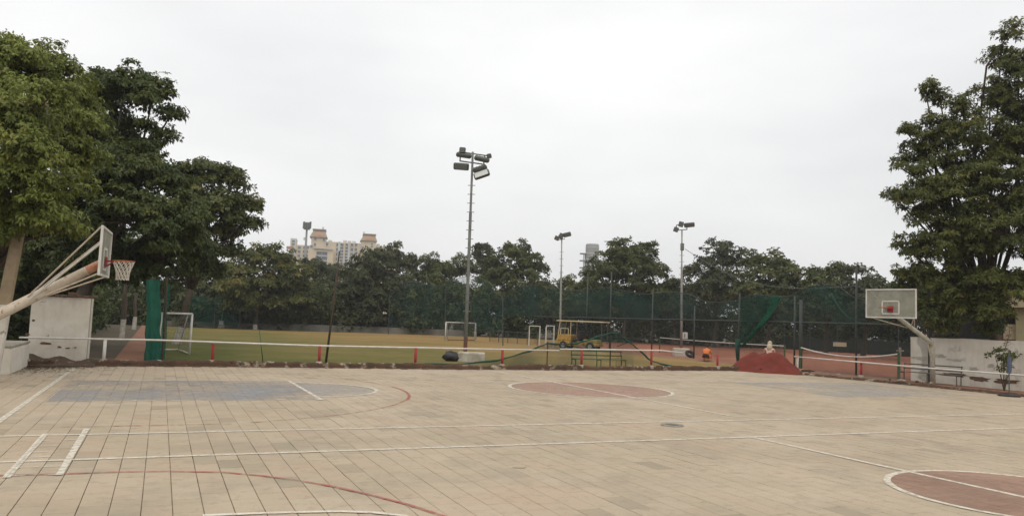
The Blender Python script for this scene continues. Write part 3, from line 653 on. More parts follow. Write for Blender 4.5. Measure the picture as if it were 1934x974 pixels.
FAR = [  # name-label, trunk px, base distance, lobes(px,py,D,r), leaf, seed
    ('broad round tree with yellowing top on the far left of the field', 482, 82, [(500, 505, 82, 42), (455, 530, 82, 34), (545, 525, 82, 38), (500, 560, 82, 48), (430, 545, 80, 24), (560, 570, 83, 30), (450, 575, 82, 30)], L_FAR3, 1),
    ('low pale tree between the round tree and the path', 405, 84, [(400, 545, 86, 32), (430, 530, 88, 26), (380, 570, 85, 28), (415, 585, 84, 24)], L_FAR, 2),
    ('small tree standing below the cream apartment block', 615, 96, [(600, 520, 96, 32), (640, 535, 96, 30), (610, 560, 94, 34), (580, 545, 96, 24)], L_FAR2, 3),
    ('dark wide tree covering the right end of the apartment block', 700, 86, [(715, 500, 86, 34), (680, 530, 86, 34), (755, 510, 88, 30), (720, 555, 86, 44), (660, 560, 86, 28), (770, 550, 86, 34), (740, 475, 87, 14), (700, 590, 85, 30)], L_FAR2, 4),
    ('mid green tree left of the tall floodlight', 812, 88, [(800, 510, 90, 26), (830, 520, 90, 30), (860, 510, 92, 24), (810, 560, 88, 40), (860, 565, 88, 34), (780, 585, 86, 24)], L_FAR, 5),
    ('pale feathery treetop just right of the tall floodlight', 915, 104, [(912, 480, 104, 20), (905, 505, 104, 26), (925, 520, 104, 24)], L_FAR2, 6),
    ('high domed tree right of the tall floodlight', 975, 90, [(975, 475, 92, 20), (960, 500, 90, 32), (1000, 500, 92, 26), (1015, 520, 92, 18), (940, 530, 89, 34), (985, 540, 89, 38), (1020, 555, 89, 20), (930, 570, 87, 30)], L_FAR, 7),
    ('low leafy tree behind the second floodlight', 1060, 92, [(1045, 550, 92, 22), (1075, 545, 94, 22), (1095, 560, 94, 22), (1055, 585, 90, 26), (1090, 595, 88, 24), (1030, 545, 95, 12)], L_FAR3, 8),
    ('big round shaggy tree between the second and third floodlights', 1180, 84, [(1175, 490, 84, 28), (1210, 490, 84, 30), (1145, 510, 84, 32), (1190, 530, 83, 48), (1235, 520, 84, 24), (1125, 540, 84, 28), (1150, 570, 83, 34), (1225, 565, 83, 34), (1160, 468, 85, 10), (1225, 470, 85, 10)], L_FAR, 9),
    ('low bushy tree left of the third floodlight', 1270, 84, [(1262, 550, 86, 22), (1285, 560, 86, 20), (1270, 585, 84, 28), (1300, 590, 84, 18)], L_FAR2, 10),
    ('tall thin topped tree right of the third floodlight', 1350, 82, [(1362, 470, 84, 16), (1350, 490, 83, 24), (1385, 495, 83, 22), (1325, 525, 82, 26), (1365, 535, 82, 38), (1330, 560, 81, 30), (1390, 570, 81, 28)], L_FAR2, 11),
    ('flat topped dark tree behind the tennis fence', 1450, 78, [(1425, 498, 78, 18), (1455, 500, 78, 24), (1485, 512, 78, 20), (1440, 535, 77, 36), (1490, 545, 77, 32), (1420, 560, 76, 28), (1470, 580, 76, 30)], L_FAR, 12),
    ('low dark tree left of the fence post with the cable', 1560, 76, [(1535, 530, 76, 18), (1560, 525, 76, 20), (1585, 522, 76, 16), (1550, 560, 75, 32), (1590, 560, 75, 26), (1575, 590, 74, 26)], L_FAR, 13),
    ('dark tree with knobbly top behind the far backboard', 1630, 74, [(1608, 515, 74, 9), (1628, 520, 74, 13), (1645, 535, 74, 12), (1625, 550, 73, 26), (1660, 560, 73, 26), (1640, 590, 72, 30), (1690, 570, 72, 26), (1690, 600, 70, 24)], L_FAR2, 14),
    ('dark tree in the shade right of the far backboard', 1750, 66, [(1740, 545, 66, 30), (1780, 560, 66, 34), (1720, 580, 66, 26), (1770, 600, 64, 30), (1830, 580, 64, 36)], L_DEEP, 15),
]
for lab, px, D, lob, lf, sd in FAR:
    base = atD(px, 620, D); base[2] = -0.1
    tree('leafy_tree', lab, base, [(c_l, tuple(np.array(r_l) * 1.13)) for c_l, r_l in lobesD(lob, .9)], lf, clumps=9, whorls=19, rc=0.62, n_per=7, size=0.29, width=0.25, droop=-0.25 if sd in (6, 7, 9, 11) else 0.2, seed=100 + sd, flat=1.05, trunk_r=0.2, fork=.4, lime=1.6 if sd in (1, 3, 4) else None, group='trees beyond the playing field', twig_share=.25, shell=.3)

# far undergrowth along the boundary: one continuous dense mass
rs = np.random.default_rng(77); C = []; A = []; T = []
edge = [atD(px, 620, D)[:2] for px, D in ((150, 88), (330, 86), (480, 85), (640, 84), (800, 84), (950, 85), (1100, 88), (1250, 88), (1400, 86), (1540, 92), (1660, 88), (1800, 80), (1960, 74))]
seg = list(zip(edge, edge[1:]))
for k in range(1450):
    si = rs.integers(len(seg)); (a, b_) = seg[si]; t = rs.uniform(); p = a + (b_ - a) * t; dep = rs.uniform(0, 5) if k < 1000 else rs.uniform(6, 12); v = p - CAM[:2]; v /= np.linalg.norm(v); p = p + v * dep
    z = rs.uniform(.2, 4.2 + .28 * si); rr = rs.uniform(.7, 1.3); nn = 34
    e = rs.normal(0, 1, (nn, 3)); e /= np.linalg.norm(e, axis=1, keepdims=True)
    C.append(np.array([p[0], p[1], z]) + e * rr * rs.uniform(.5, 1, nn)[:, None]); A.append(e + [0, 0, .4]); T.append(np.full(nn, rs.beta(2, 3)))
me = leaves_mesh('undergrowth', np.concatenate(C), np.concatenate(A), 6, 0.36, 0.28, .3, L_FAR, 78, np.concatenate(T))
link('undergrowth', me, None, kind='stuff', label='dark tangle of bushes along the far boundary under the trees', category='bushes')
# undergrowth along the left row of trees
C = []; A = []; T = []
for k in range(260):
    p = np.array([rs.uniform(-7, -2.2), rs.uniform(16, 60)]); z = rs.uniform(.2, 3.4); rr = rs.uniform(.5, 1.0); nn = 26
    e = rs.normal(0, 1, (nn, 3)); e /= np.linalg.norm(e, axis=1, keepdims=True)
    C.append(np.array([p[0], p[1], z]) + e * rr * rs.uniform(.5, 1, nn)[:, None]); A.append(e + [0, 0, .4]); T.append(np.full(nn, rs.beta(2, 3)))
link('undergrowth', leaves_mesh('undergrowth', np.concatenate(C), np.concatenate(A), 6, 0.32, 0.25, .3, L_DEEP, 79, np.concatenate(T)), None, kind='stuff', label='shaded bushes beside the red earth path on the left', category='bushes')
# young trees lining the path with limewashed stems
for i, (x, y, r_, h_) in enumerate([(-0.9, 20.5, .13, 3.2), (-1.2, 26, .14, 3.4), (0.1, 33, .13, 3.6), (-0.2, 41, .14, 3.8), (0.2, 52, .15, 4.0)]):
    tree('leafy_tree', ['slim shaded tree nearest the white wall on the path side', 'second slim shaded tree along the red path', 'slim tree with limewashed stem halfway down the path', 'slim tree farther down the red path', 'slim tree at the far end of the red path'][i], (x, y, -0.1),
         [((x + rnd.uniform(-.6, .6), y + rnd.uniform(-1, 1), h_ + rnd.uniform(0, 2.2)), (1.5, 1.5, 1.1)) for _ in range(4)], L_DEEP, clumps=4, whorls=12, rc=.55, n_per=7, size=.28, width=.2, droop=.4, seed=200 + i, trunk_r=r_, lime=1.5, fork=.6, group='slim trees along the path')

# grass tufts near the kerb and along field edges
C = []; 
for k in range(1500):
    if k < 1500: i = rnd.randrange(int(n * .62)); x, y = kp[i]; x += rnd.uniform(-.2, .2); y += .30 + abs(rnd.gauss(0, .35))
    else: x, y = rnd.uniform(2.8, 30), 8.2 + abs(rnd.gauss(0, 5))
    C.append((x, y, -0.03))
C = np.array(C)
L_GRASS = leaf_mat('grass_blade', (0.11, 0.11, 0.032), (0.19, 0.16, 0.055), (0.27, 0.20, 0.085), .3)
me = leaves_mesh('grass', C, np.tile([[0, 0, 1.0]], (len(C), 1)) + rng.normal(0, .2, (len(C), 3)), 7, 0.055, 0.07, -.9, L_GRASS, 91)
link('grass', me, None, kind='stuff', label='short dry grass tufts behind the kerb', category='grass')

# ------------------------------------------------------------------ left wall, low parapet, utility pole
wl_ = thing('plaster_wall', (-0.6, 7.9, -0.1), 'white plaster wall block with mossy brick coping behind the left hoop', 'wall')
wx0, wx1, wy0, wh = -1.38, 0.17, 7.62, 2.02
P = []
for i in range(9):
    z = -0.1 + (wh + .1) * i / 8; P.append([(wx0 + (wx1 - wx0) * j / 8, wy0 + rnd.uniform(-.006, .006), z) for j in range(9)])
b = MB(); b.grid(P); b.box(((wx0 + wx1) / 2, wy0 + .55, (wh - .1) / 2 - .002), (wx1 - wx0 - .004, 1.05, wh + .096)); b.build('body', M_PLASTER, wl_)
k = 0; x = wx0 - .04
while x < wx1 + .02:
    w = rnd.uniform(.15, .23)
    for row in range(2):
        if row == 1 and rnd.random() < .35: continue
        MB().bevbox((x + w / 2, wy0 + .06 + rnd.uniform(-.03, .03), wh + .045 + row * .075), (w - .012, rnd.uniform(.2, .3), .068), .012, rotz(rnd.uniform(-.06, .06))).build('brick', M_BRICK, wl_)
    x += w
def splotch(c, w, h, m, parent, y, seed):
    r_ = np.random.default_rng(seed); nn = 14; V = []
    for i in range(nn):
        t = 2 * math.pi * i / nn; q = r_.uniform(.55, 1.1); V.append((c[0] + w / 2 * q * math.cos(t), y, c[1] + h / 2 * q * math.sin(t)))
    MB().add(V, [tuple(range(nn))]).build('bare_patch', m, parent)
for i, (px, py, w, h) in enumerate([(86, 648, .34, .09), (112, 655, .16, .06), (128, 657, .14, .05), (142, 656, .1, .045), (63, 605, .11, .09), (52, 632, .12, .14)]):
    q = atY(px, py, wy0); splotch((q[0], q[2]), w, h, M_PATCH, wl_, wy0 - .009, 300 + i)
MB().box((wx1 + .012, wy0 + .02, wh / 2), (.02, .05, wh)).build('drain_pipe', M_CONC, wl_)
P = []
for i in range(15):
    x = -1.5 + 1.95 * i / 14; hh = .30 + .06 * math.sin(i * 1.1) - .012 * i
    P.append([(x, 6.75 - .05 * math.sin(i), .004), (x, 6.95, .05 + .02 * math.sin(i * 2)), (x, 7.2, .13 + .03 * math.sin(i * 1.7)), (x, 7.45, hh * .85), (x, 7.66, hh)])
MB().grid(P).build('soil_bank', mat('damp_soil', (0.055, 0.038, 0.026), (0.09, 0.06, 0.04), 5, .95, bump=1.0, bscale=18, c3=(.05, .055, .022), s3=6), smooth=True, kind='structure')
lp = thing('parapet_wall', (-1.6, 5.6, -0.05), 'low white parapet wall between the concrete pole and white wall', 'wall')
P = []
for i in range(13):
    y = 4.0 + 3.1 * i / 12; P.append([(-2.0, y, -.05), (-2.0, y, .62 + rnd.uniform(-.01, .01)), (-1.95, y, .65), (-1.30, y, .65 + rnd.uniform(-.012, .012)), (-1.26, y, .60), (-1.25 + rnd.uniform(-.008, .008), y, .25), (-1.24, y, -.05)])
b = MB().grid(P); b.add(P[0], [tuple(range(7))]); b.add(P[-1], [tuple(range(7))]); b.build('body', M_PLASTER, lp)
for i in range(5):
    MB().bevbox((-1.62, 4.3 + .62 * i, .685), (.74, .6, .06), .015).build('coping_stone', M_CONC, lp)
up = thing('utility_pole', (-1.27, 1.62, -0.02), 'leaning rectangular concrete pole with whitewashed base in front of the leafy tree', 'pole')
def taper(b, z0, z1, w0, w1, d0, d1, lean=(0, 0), e=0.0):
    V = []
    for z, w, d in ((z0, w0, d0), (z1, w1, d1)):
        cx, cy = -1.27 + lean[0] * z, 1.62 + lean[1] * z; w, d = w / 2 + e, d / 2 + e; q = .03
        V += [(cx - w + q, cy - d, z), (cx + w - q, cy - d, z), (cx + w, cy - d + q, z), (cx + w, cy + d - q, z), (cx + w - q, cy + d, z), (cx - w + q, cy + d, z), (cx - w, cy + d - q, z), (cx - w, cy - d + q, z)]
    b.add(V, [(0, 1, 9, 8), (1, 2, 10, 9), (2, 3, 11, 10), (3, 4, 12, 11), (4, 5, 13, 12), (5, 6, 14, 13), (6, 7, 15, 14), (7, 0, 8, 15), (8, 9, 10, 11, 12, 13, 14, 15)])
lean = (0.088, 0.0)
b = MB(); taper(b, 0, 1.75, .33, .265, .24, .20, lean, .004); b.build('whitewashed_base', M_POLE_LOW, up)
b = MB(); taper(b, 1.75, 7.0, .265, .19, .20, .15, lean); b.build('shaft', M_POLE_UP, up)
for z in (4.2, 6.2): MB().box((-1.27 + lean[0] * z, 1.62, z), (.335 - .016 * z, .27 - .012 * z, .05)).build('clamp', M_STEEL, up)

# ------------------------------------------------------------------ basketball hoops (local frame: board faces +x, board plane x = 0)
def hoop(name, label, loc, rz, arm_pts, arm_r, net, board_w=1.8, board_h=1.05, zc=3.0, tip_mat=None, rim_z=2.62, braces=True):
    root = thing(name, loc, label, 'basketball hoop', None, rz)
    def B(): return MB()
    # board
    bd = B(); bd.box((-.012, 0, zc), (.02, board_w - .06, board_h - .06)); board = bd.build('backboard', M_BOARD, root, world=False)
    for nm, c, s in (('frame_bar', (0, 0, zc + board_h / 2 - .022), (.05, board_w, .045)), ('frame_bar', (0, 0, zc - board_h / 2 + .022), (.05, board_w, .045)),
                     ('frame_bar', (0, board_w / 2 - .022, zc), (.05, .045, board_h - .09)), ('frame_bar', (0, -board_w / 2 + .022, zc), (.05, .045, board_h - .09))):
        B().bevbox(c, s, .006).build(nm, M_WHITE_M, board, world=False)
    sq_w, sq_h, z0 = .59, .45, zc - board_h / 2 + .16
    t = .045
    for c, s in (((.006, 0, z0 + sq_h), (.012, sq_w, t)), ((.006, 0, z0), (.012, sq_w, t)), ((.006, sq_w / 2, z0 + sq_h / 2), (.0125, t, sq_h - t)), ((.006, -sq_w / 2, z0 + sq_h / 2), (.0125, t, sq_h - t))):
        B().box(c, s).build('target_line', M_WHITE_M, board, world=False)
    # rim with bracket
    rim = B(); rim.ring((.15 + .225, 0, rim_z), .225, .011, 32, 8); rm_ = rim.build('rim', M_RIM, root, smooth=True, world=False)
    br = B(); br.box((.03, 0, rim_z - .04), (.03, .2, .22)); br.box((.09, 0, rim_z - .015), (.14, .16, .03)); br.tube([(.03, .06, rim_z - .14), (.2, .12, rim_z - .01)], .01, 6); br.tube([(.03, -.06, rim_z - .14), (.2, -.12, rim_z - .01)], .01, 6)
    br.build('bracket', M_RED_M, root, world=False)
    if net:
        nt = B(); rows = [(0, .222), (.09, .19), (.18, .155), (.27, .135), (.36, .128), (.42, .13)]; N = 12
        for k in range(len(rows) - 1):
            for i in range(N):
                for sg in (-.5, .5):
                    a0 = 2 * math.pi * (i + (.5 if k % 2 else 0)) / N; a1 = a0 + sg * 2 * math.pi / N
                    (d0, q0), (d1, q1) = rows[k], rows[k + 1]
                    nt.tube([(.375 + q0 * math.cos(a0), q0 * math.sin(a0), rim_z - d0), (.375 + q1 * math.cos(a1), q1 * math.sin(a1), rim_z - d1)], .0075, 4, cap=False)
        nt.build('net', M_CORD, rm_, world=False)
    # arm and post
    ar = B(); ar.tube(arm_pts, arm_r, 14); ar.build('arm', M_CREAM_M if net else M_ARM_R, root, smooth=True, world=False)
    p0, p1 = np.array(arm_pts[0]), np.array(arm_pts[1]); d = p1 - p0
    if tip_mat:
        B().tube([p0 + d * .02, p0 + d * .16], [arm_r[0] * 1.03, arm_r[0] * 1.035], 14).build('painted_tip', tip_mat, root, smooth=True, world=False)
        B().tube([p0 + d * .50, p0 + d * .66], [arm_r[0] * 1.06, arm_r[0] * 1.07], 14, cap=False).build('painted_band', M_YELLOW_P, root, smooth=True, world=False)
    for s in (-1, 1):
        mid = p0 + d * .50; top = (-.03, s * board_w * .46, zc + board_h / 2 - .03); bot = (-.03, s * board_w * .44, zc - board_h / 2 + .03)
        B().tube([top, mid + [0, s * .08, .06]], .018 if s < 0 else .014, 6).build('brace', M_CREAM_M, root, world=False)
        if s < 0: B().tube([(-.03, -.35, zc + .22), mid + np.array([.05, -.09, .02])], .024, 6).build('brace', M_WHITE_M, root, world=False)
        B().tube([bot, p0 + d * .42 + [0, s * .06, -.08]], .018, 6).build('brace', M_CREAM_M, root, world=False)
    return root
# left hoop: board faces +x
hq = atY(0, 592, 0.0); X0 = 0.93
pA = (-.04, 0, 2.76); sl = (hq[2] - 2.80) / (hq[0] - X0)
xb = -2.75; pB = (xb, 0, 2.80 + sl * xb)
hoop('basketball_hoop', 'basketball hoop with white net and thick cream arm beside the leaning pole', (X0, 0, 0), math.radians(-2.5),
     [pA, pB, (xb - .12, 0, pB[2] - .3), (xb - .14, 0, 0)], [.095, .125, .13, .14], True, zc=2.98, tip_mat=M_ORANGE, rim_z=2.82)
# right hoop: board faces -x
base2 = gnd(1757, 724); px2 = np.array([29.3, 1.25])
bc = atX(1682, 573, 25.95); ang = math.atan2(px2[1] - bc[1], px2[0] - bc[0])
Ld = math.hypot(px2[0] - bc[0], px2[1] - bc[1])
h2 = hoop('basketball_hoop', 'basketball hoop with clear stained backboard and bent grey post by the right wall', (bc[0], bc[1], 0), ang + math.pi,
     [(-.04, 0, bc[2] - .30), (-Ld + .05, 0, 1.62), (-Ld, 0, 1.45), (-Ld, 0, -.05)], [.07, .09, .095, .10], False, zc=bc[2], tip_mat=None, rim_z=bc[2] - .16)
MB().tube([(-Ld, 0, .75), (-Ld + .28, 0, 1.30), (-Ld + .55, 0, 1.95)], .025, 6).build('brace', M_CREAM_M, h2, world=False)

# ------------------------------------------------------------------ railings
def railing(label, posts, group, rails):
    p0 = np.array(posts[0][0]); root = thing('railing', (p0[0], p0[1], 0.05), label, 'railing', group)
    for (x, y), h, m in posts:
        b = MB(); b.tube([(x, y, 0.02), (x, y, h - .02)], .048, 10); b.build('post', m, root, smooth=True)
        b = MB(); b.bevbox((x, y, .13), (.19, .19, .16), .04, rotz(rnd.uniform(0, 1))); b.build('footing', M_CONC, root)
    for pts in rails:
        b = MB(); b.tube(pts, .03, 10); b.build('rail', M_WHITE_M, root, smooth=True)
    return root
ky = lambda x: kerb_y(x) + .13
posts = [((atY(px, 690, ky(x_))[0], ky(x_)), h, m) for px, x_, h, m in [(195, .7, .80, M_WHITE_M), (400, 3.7, .76, M_RED_M), (602, 7.1, .75, M_RED_M), (784, 10.5, .76, M_RED_M), (948, 13.9, .75, M_RED_M), (1098, 17.3, .83, M_RED_M), (1230, 20.6, .82, M_RED_M), (1355, 24.2, .72, M_RED_M)]]
rl = lambda px, py, x_: tuple(atY(px, py, ky(x_)))
railing('long white railing on red posts along the back of the court', posts, 'court railings',
        [[rl(36, 637, 0), rl(300, 642, 2), rl(600, 652.5, 7), rl(800, 656.5, 10.5), rl(1056, 661.5, 16.3)], [rl(1058, 659, 16.3), rl(1150, 660, 18), rl(1250, 661.5, 21), rl(1290, 666, 22)]])
rx = 28.55
pts_r = [((28.0, 6.85), .80, M_WHITE_M), ((28.3, 3.7), .72, M_RED_M), ((28.75, -5.2), .72, M_RED_M)]
railing('white railing sloping along the right side of the court', pts_r, 'court railings',
        [[tuple(atX(1500, 673, 27.9)), tuple(atX(1625, 683.5, 28.25)), tuple(atX(1780, 697, 28.55)), tuple(atX(1934, 708.5, 28.65)), (28.75, -8, .74)]])

# ------------------------------------------------------------------ floodlights
def flood(label, base, top_z, rung_r, heads, lens_white, pole_r=(.10, .055), block=None, bars=(), lean=(0, 0), red=True):
    base = np.array(base, float); root = thing('floodlight_mast', (base[0], base[1], -0.03), label, 'floodlight', 'floodlight masts')
    axis = lambda z: np.array([base[0] + lean[0] * z, base[1] + lean[1] * z, z])
    MB().tube([axis(-.03), axis(top_z * .35), axis(top_z * .36), axis(top_z * .7), axis(top_z * .71), axis(top_z)], [pole_r[0], pole_r[0], pole_r[0] * .84, pole_r[0] * .8, pole_r[1] * 1.1, pole_r[1]], 12).build('pole', M_STEEL_L if not red else M_STEEL, root, smooth=True)
    if red: MB().tube([axis(.05), axis(1.0)], pole_r[0] * 1.05, 12, cap=False).build('red_base_band', mat('rusty_red_' + str(len(MATS)), (0.16, 0.05, 0.035), (0.10, 0.06, 0.045), 6, .8), root, smooth=True)
    tv = np.array([math.cos(YAW + .15), -math.sin(YAW + .15), 0]); dv = np.array([tv[1], -tv[0], 0])       # along the cross bars / towards the court
    for i, z in enumerate(np.arange(rung_r[0], rung_r[1], rung_r[2])):
        MB().tube([axis(z) - tv * .17, axis(z) + tv * .17], .016, 6).build('rung', M_STEEL, root)
    for (a, z0, c, z1) in bars:
        MB().tube([axis(top_z) * [1, 1, 0] + tv * a + [0, 0, z0], axis(top_z) * [1, 1, 0] + tv * c + [0, 0, z1]], .032, 8).build('crossbar', M_STEEL, root)
    for (a, z, w, h, roll, tilt, kind) in heads:
        c = axis(top_z) * [1, 1, 0] + tv * a + [0, 0, z] + dv * .12
        M3 = np.column_stack([tv, dv, [0, 0, 1.0]])       # local x along bar, y to court, z up
        Rm = M3 @ roty(roll) @ rotx(tilt)
        hd = MB(); hd.bevbox(c, (w, .20 if kind != 'box' else .16, h), .05, Rm); hob = hd.build('lamp_head', M_LAMP, root)
        fc = c + Rm @ np.array([0, (.10 if kind != 'box' else .08) + .004, 0])
        MB().box(fc, (w * .84, .008, h * .80), Rm).build('lens', M_LENS if kind == 'white' else M_LENS_D, hob)
        bk_ = MB(); bk_.tube([c + Rm @ np.array([-w * .3, -.02, 0]), c + np.array([0, 0, -.02]) - dv * .12 + (Rm @ np.array([0, 0, h * .4]))], .014, 5); bk_.tube([c + Rm @ np.array([w * .3, -.02, 0]), c - dv * .12 + (Rm @ np.array([0, 0, h * .4]))], .014, 5)
        bk_.build('bracket', M_STEEL, hob)
        if kind != 'box':
            for q in range(5): MB().box(c + Rm @ np.array([-w * .4 + w * .2 * q, -.12, 0]), (.015, .05, h * .8), Rm).build('fin', M_LAMP, hob)
    return root, axis, tv
D1 = 34.8; p1 = atD(878, 680, D1); p1[2] = 0
zt = atD(893, 287, D1)[2]; s1 = D1 / F_PX * .985
q1 = lambda px, py: ((px - 891.5) * s1, zt - (py - 287) * s1)
def hd(px, py, w, h, roll, tilt, kind='dark'):
    a, z = q1(px, py); return (a, z, w * s1, h * s1, math.radians(roll), math.radians(tilt), kind)
bars1 = [(*q1(873, 288), *q1(925, 295)), (*q1(866, 305), *q1(912, 311)), (*q1(867, 290), *q1(867, 306)), (*q1(915, 294), *q1(914, 312))]
top1 = atD(893, 287, D1)
fl1, ax1, tv1 = flood('tall ladder rung floodlight mast standing on the white concrete block behind the railing', p1, zt, (2.2, zt - 1.3, .41),
    [hd(872, 285, 12, 11, 4, -5, 'box'), hd(875, 295, 30, 8, 8, -40), hd(911, 302, 30, 8, 12, -45), hd(925, 296, 9, 9, -12, -20, 'box'), hd(871, 317, 30, 13, 4, -20), hd(908, 321, 28, 9, -18, -50), hd(912, 332, 31, 13, -20, 15, 'white')],
    True, (.085, .05), bars=bars1, lean=((top1[0] - p1[0]) / zt, (top1[1] - p1[1]) / zt))
b = MB(); P = []
c1 = atD(890, 682, D1 - .3)
b.bevbox((c1[0], c1[1], .14), (1.2, .8, .50), .06, rotz(-YAW)); b.build('plinth', mat('painted_plinth', (0.45, 0.43, 0.37), (0.30, 0.26, 0.2), 3, .9, bump=.5, c3=(.16, .11, .08), s3=5), fl1)
sk = MB(); c2 = atD(853, 681, D1 - .5); rs = np.random.default_rng(5)
for k in range(1):
    nu, nv = 14, 8; V = []; ph = rs.uniform(0, 6, 8)
    for i in range(nv):
        th = math.pi * i / (nv - 1)
        for j in range(nu):
            f_ = 2 * math.pi * j / nu; q = 1 + .16 * math.sin(3 * f_ + ph[0]) + .16 * math.sin(5 * f_ + 4 * th + ph[1]) + .14 * rs.uniform(-1, 1)
            V.append((c2[0] + .36 * q * math.sin(th) ** .6 * math.cos(f_), c2[1] + .26 * q * math.sin(th) ** .6 * math.sin(f_), .17 + .19 * q * math.cos(th)))
    sk.add(V, [(i * nu + j, i * nu + (j + 1) % nu, (i + 1) * nu + (j + 1) % nu, (i + 1) * nu + j) for i in range(nv - 1) for j in range(nu)])
sk.build('plastic_sack', M_DARK, smooth=True, label='black plastic sack lying against the floodlight concrete block', category='sack')
def far_mast(label, px, D, ptop, rr):
    base = atD(px, 640, D); base[2] = 0; t = atD(*ptop, D); s = D / F_PX
    return base, t[2], s, ((t[0] - base[0]) / t[2], (t[1] - base[1]) / t[2])
b2, z2, s2, ln2 = far_mast('', 1058, 62, (1061, 452), None)
f2 = flood('slim pale floodlight mast rising behind the yellow vehicle', b2, z2, (2.6, z2 - .9, .55),
    [(-9 * s2, z2 + .08, 9 * s2, 8 * s2, .4, -.3, 'box'), (-1 * s2, z2 + 6 * s2, 8 * s2, 11 * s2, .3, -.2, 'box'), (10 * s2, z2 + 9 * s2, 15 * s2, 8 * s2, -.25, -.4, 'dark')],
    False, (.085, .05), bars=[(-8 * s2, z2 - .05, 6 * s2, z2 + .05), (-6 * s2, z2 + 8 * s2, 6 * s2, z2 + 8 * s2), (-6 * s2, z2, -6 * s2, z2 + 8 * s2)], lean=ln2, red=False)
b3, z3, s3, ln3 = far_mast('', 1287, 55, (1288, 434), None)
f3 = flood('floodlight mast with three lamps beside the small white sign and clay court', b3, z3, (2.4, z3 - 1.6, .45),
    [(-11 * s3, z3 + .0, 9 * s3, 9 * s3, .35, -.2, 'box'), (-2 * s3, z3 + 10 * s3, 9 * s3, 10 * s3, .2, -.2, 'box'), (13 * s3, z3 + 9 * s3, 19 * s3, 8 * s3, -.12, -.45, 'dark')],
    False, (.09, .05), bars=[(-8 * s3, z3 - 1 * s3, 9 * s3, z3 + 1 * s3), (-10 * s3, z3 + 9 * s3, 8 * s3, z3 + 10 * s3), (9 * s3, z3, 9 * s3, z3 + 9 * s3), (-10 * s3, z3, -10 * s3, z3 + 9 * s3)], lean=ln3, red=False)
jb = MB(); q = atD(1288.5, 466, 55); jb.bevbox(q, (.24, .2, .5), .03, rotz(-YAW)); jb.build('junction_box', M_STEEL, f3[0])
cb3 = atD(1286, 672, 52); b = MB(); b.bevbox((cb3[0], cb3[1], .22), (1.0, .7, .56), .05, rotz(-YAW)); b.build('concrete_block', M_PLASTER, label='whitewashed concrete block at the foot of the third floodlight', category='concrete block')
ty = atD(1303, 674, 50.5); b = MB()
b.ring((0, 0, 0), .22, .10, 26, 10); o = b.build('tyre', M_RUBBER, smooth=True, label='old black tyre beside the whitewashed concrete block', category='tyre'); o.location = (ty[0], ty[1], .20); o.rotation_euler = (math.radians(40), 0, -YAW + .3)
sg = atD(1294, 633, 54.2); b = MB(); b.box(sg, (.34, .03, .44), rotz(-YAW)); sgo = b.build('notice_board', M_SIGN, label='small white notice board fixed to the third floodlight mast', category='sign')
b = MB()
for k in (-.05, .07): b.box(sg + np.array([k, -.022, -.02]), (.05, .01, .26), rotz(-YAW))
b.build('print', M_GREY_M, sgo, world=False)

# ------------------------------------------------------------------ poles, net bundle, goals
sp0, sp1 = atY(615, 686, 9.6), atY(641, 474, 9.6)
MB().tube([(sp0[0], 9.6, -.05), (sp0[0] * .5 + sp1[0] * .5 + .02, 9.6, sp1[2] * .5), tuple(sp1)], [.045, .038, .026], 8).build('slanted_pole', M_BAMBOO, smooth=True, label='thin dark bamboo pole leaning beside the railing', category='pole')
MB().tube([tuple(atY(497, 686, 9.2) * [1, 1, 0]), tuple(atY(490, 622, 9.2))], .018, 6).build('net_stake', M_GREEN_M, smooth=True, label='short thin green stake in the grass behind the railing', category='stake')
# gathered green net hanging on a pole
nb = thing('bundled_net', (2.05, 10.8, -.03), 'tall bright green net gathered into a hanging bundle beside the left goal', 'net')
b = MB(); P = []; 
for i in range(22):
    z = -.02 + 2.80 * i / 21; row = []
    for j in range(26):
        t = 2 * math.pi * j / 26; q = 1 + .28 * math.sin(7 * t + .25 * i) + .12 * math.sin(11 * t + i * .5)
        wdt = .205 - .0012 * i + .008 * math.sin(i * 1.3)
        row.append((1.98 + wdt * q * math.cos(t) + .02 * math.sin(i * .6) - .05 * z, 10.7 + wdt * .8 * q * math.sin(t), z))
    row.append(row[0]); P.append(row)
b.grid(P); b.build('net_folds', mat('green_net_bundle', (0.010, 0.075, 0.050), (0.014, 0.10, 0.065), 3, .95), nb, smooth=True)
MB().tube([(2.30, 10.9, -.05), (2.25, 10.9, 2.9)], .04, 8).build('support_pole', M_BAMBOO, nb)
b = MB(); P = []
for i in range(16):
    x, y = 2.28, 10.9 + i * .42
    P.append([(x + .10 * math.sin(i * .9 + k * .5) + .03 * k / 10, y, -.02 + (2.72 - .05 * i + .10 * math.sin(i * .8)) * k / 10 + (.0 if k else 0)) for k in range(11)])
b.grid(P[:5]); b.build('hanging_net', M_NET_B, nb, smooth=True)
fn = MB(); P = []
for i in range(40):
    t = i / 39; p = np.array([4.6, 62.0]) + (np.array([13.5, 61.0]) - np.array([4.6, 62.0])) * t
    P.append([(p[0] + .12 * math.sin(i * 1.1 + k), p[1] + .15 * math.sin(i * .7 + k * .6), .25 + 2.7 * k / 6 + .08 * math.sin(i * .5)) for k in range(7)])
fn.grid(P[:21]); fnr = thing('boundary_net', (9, 61.5, 0), 'green net screen strung along the far left end of the field', 'net'); fn.build('net_sheet', M_NET, fnr, smooth=True)
for t in (0, .5, 1): MB().tube([(4.6 + 4.7 * t, 62 - .5 * t, -.05), (4.6 + 4.7 * t, 62 - .5 * t, 3.1)], .04, 6).build('post', M_POST, fnr)
MB().tube([P[i][6] for i in range(21)], .025, 5).build('top_rope', M_ROPE_G, fnr)
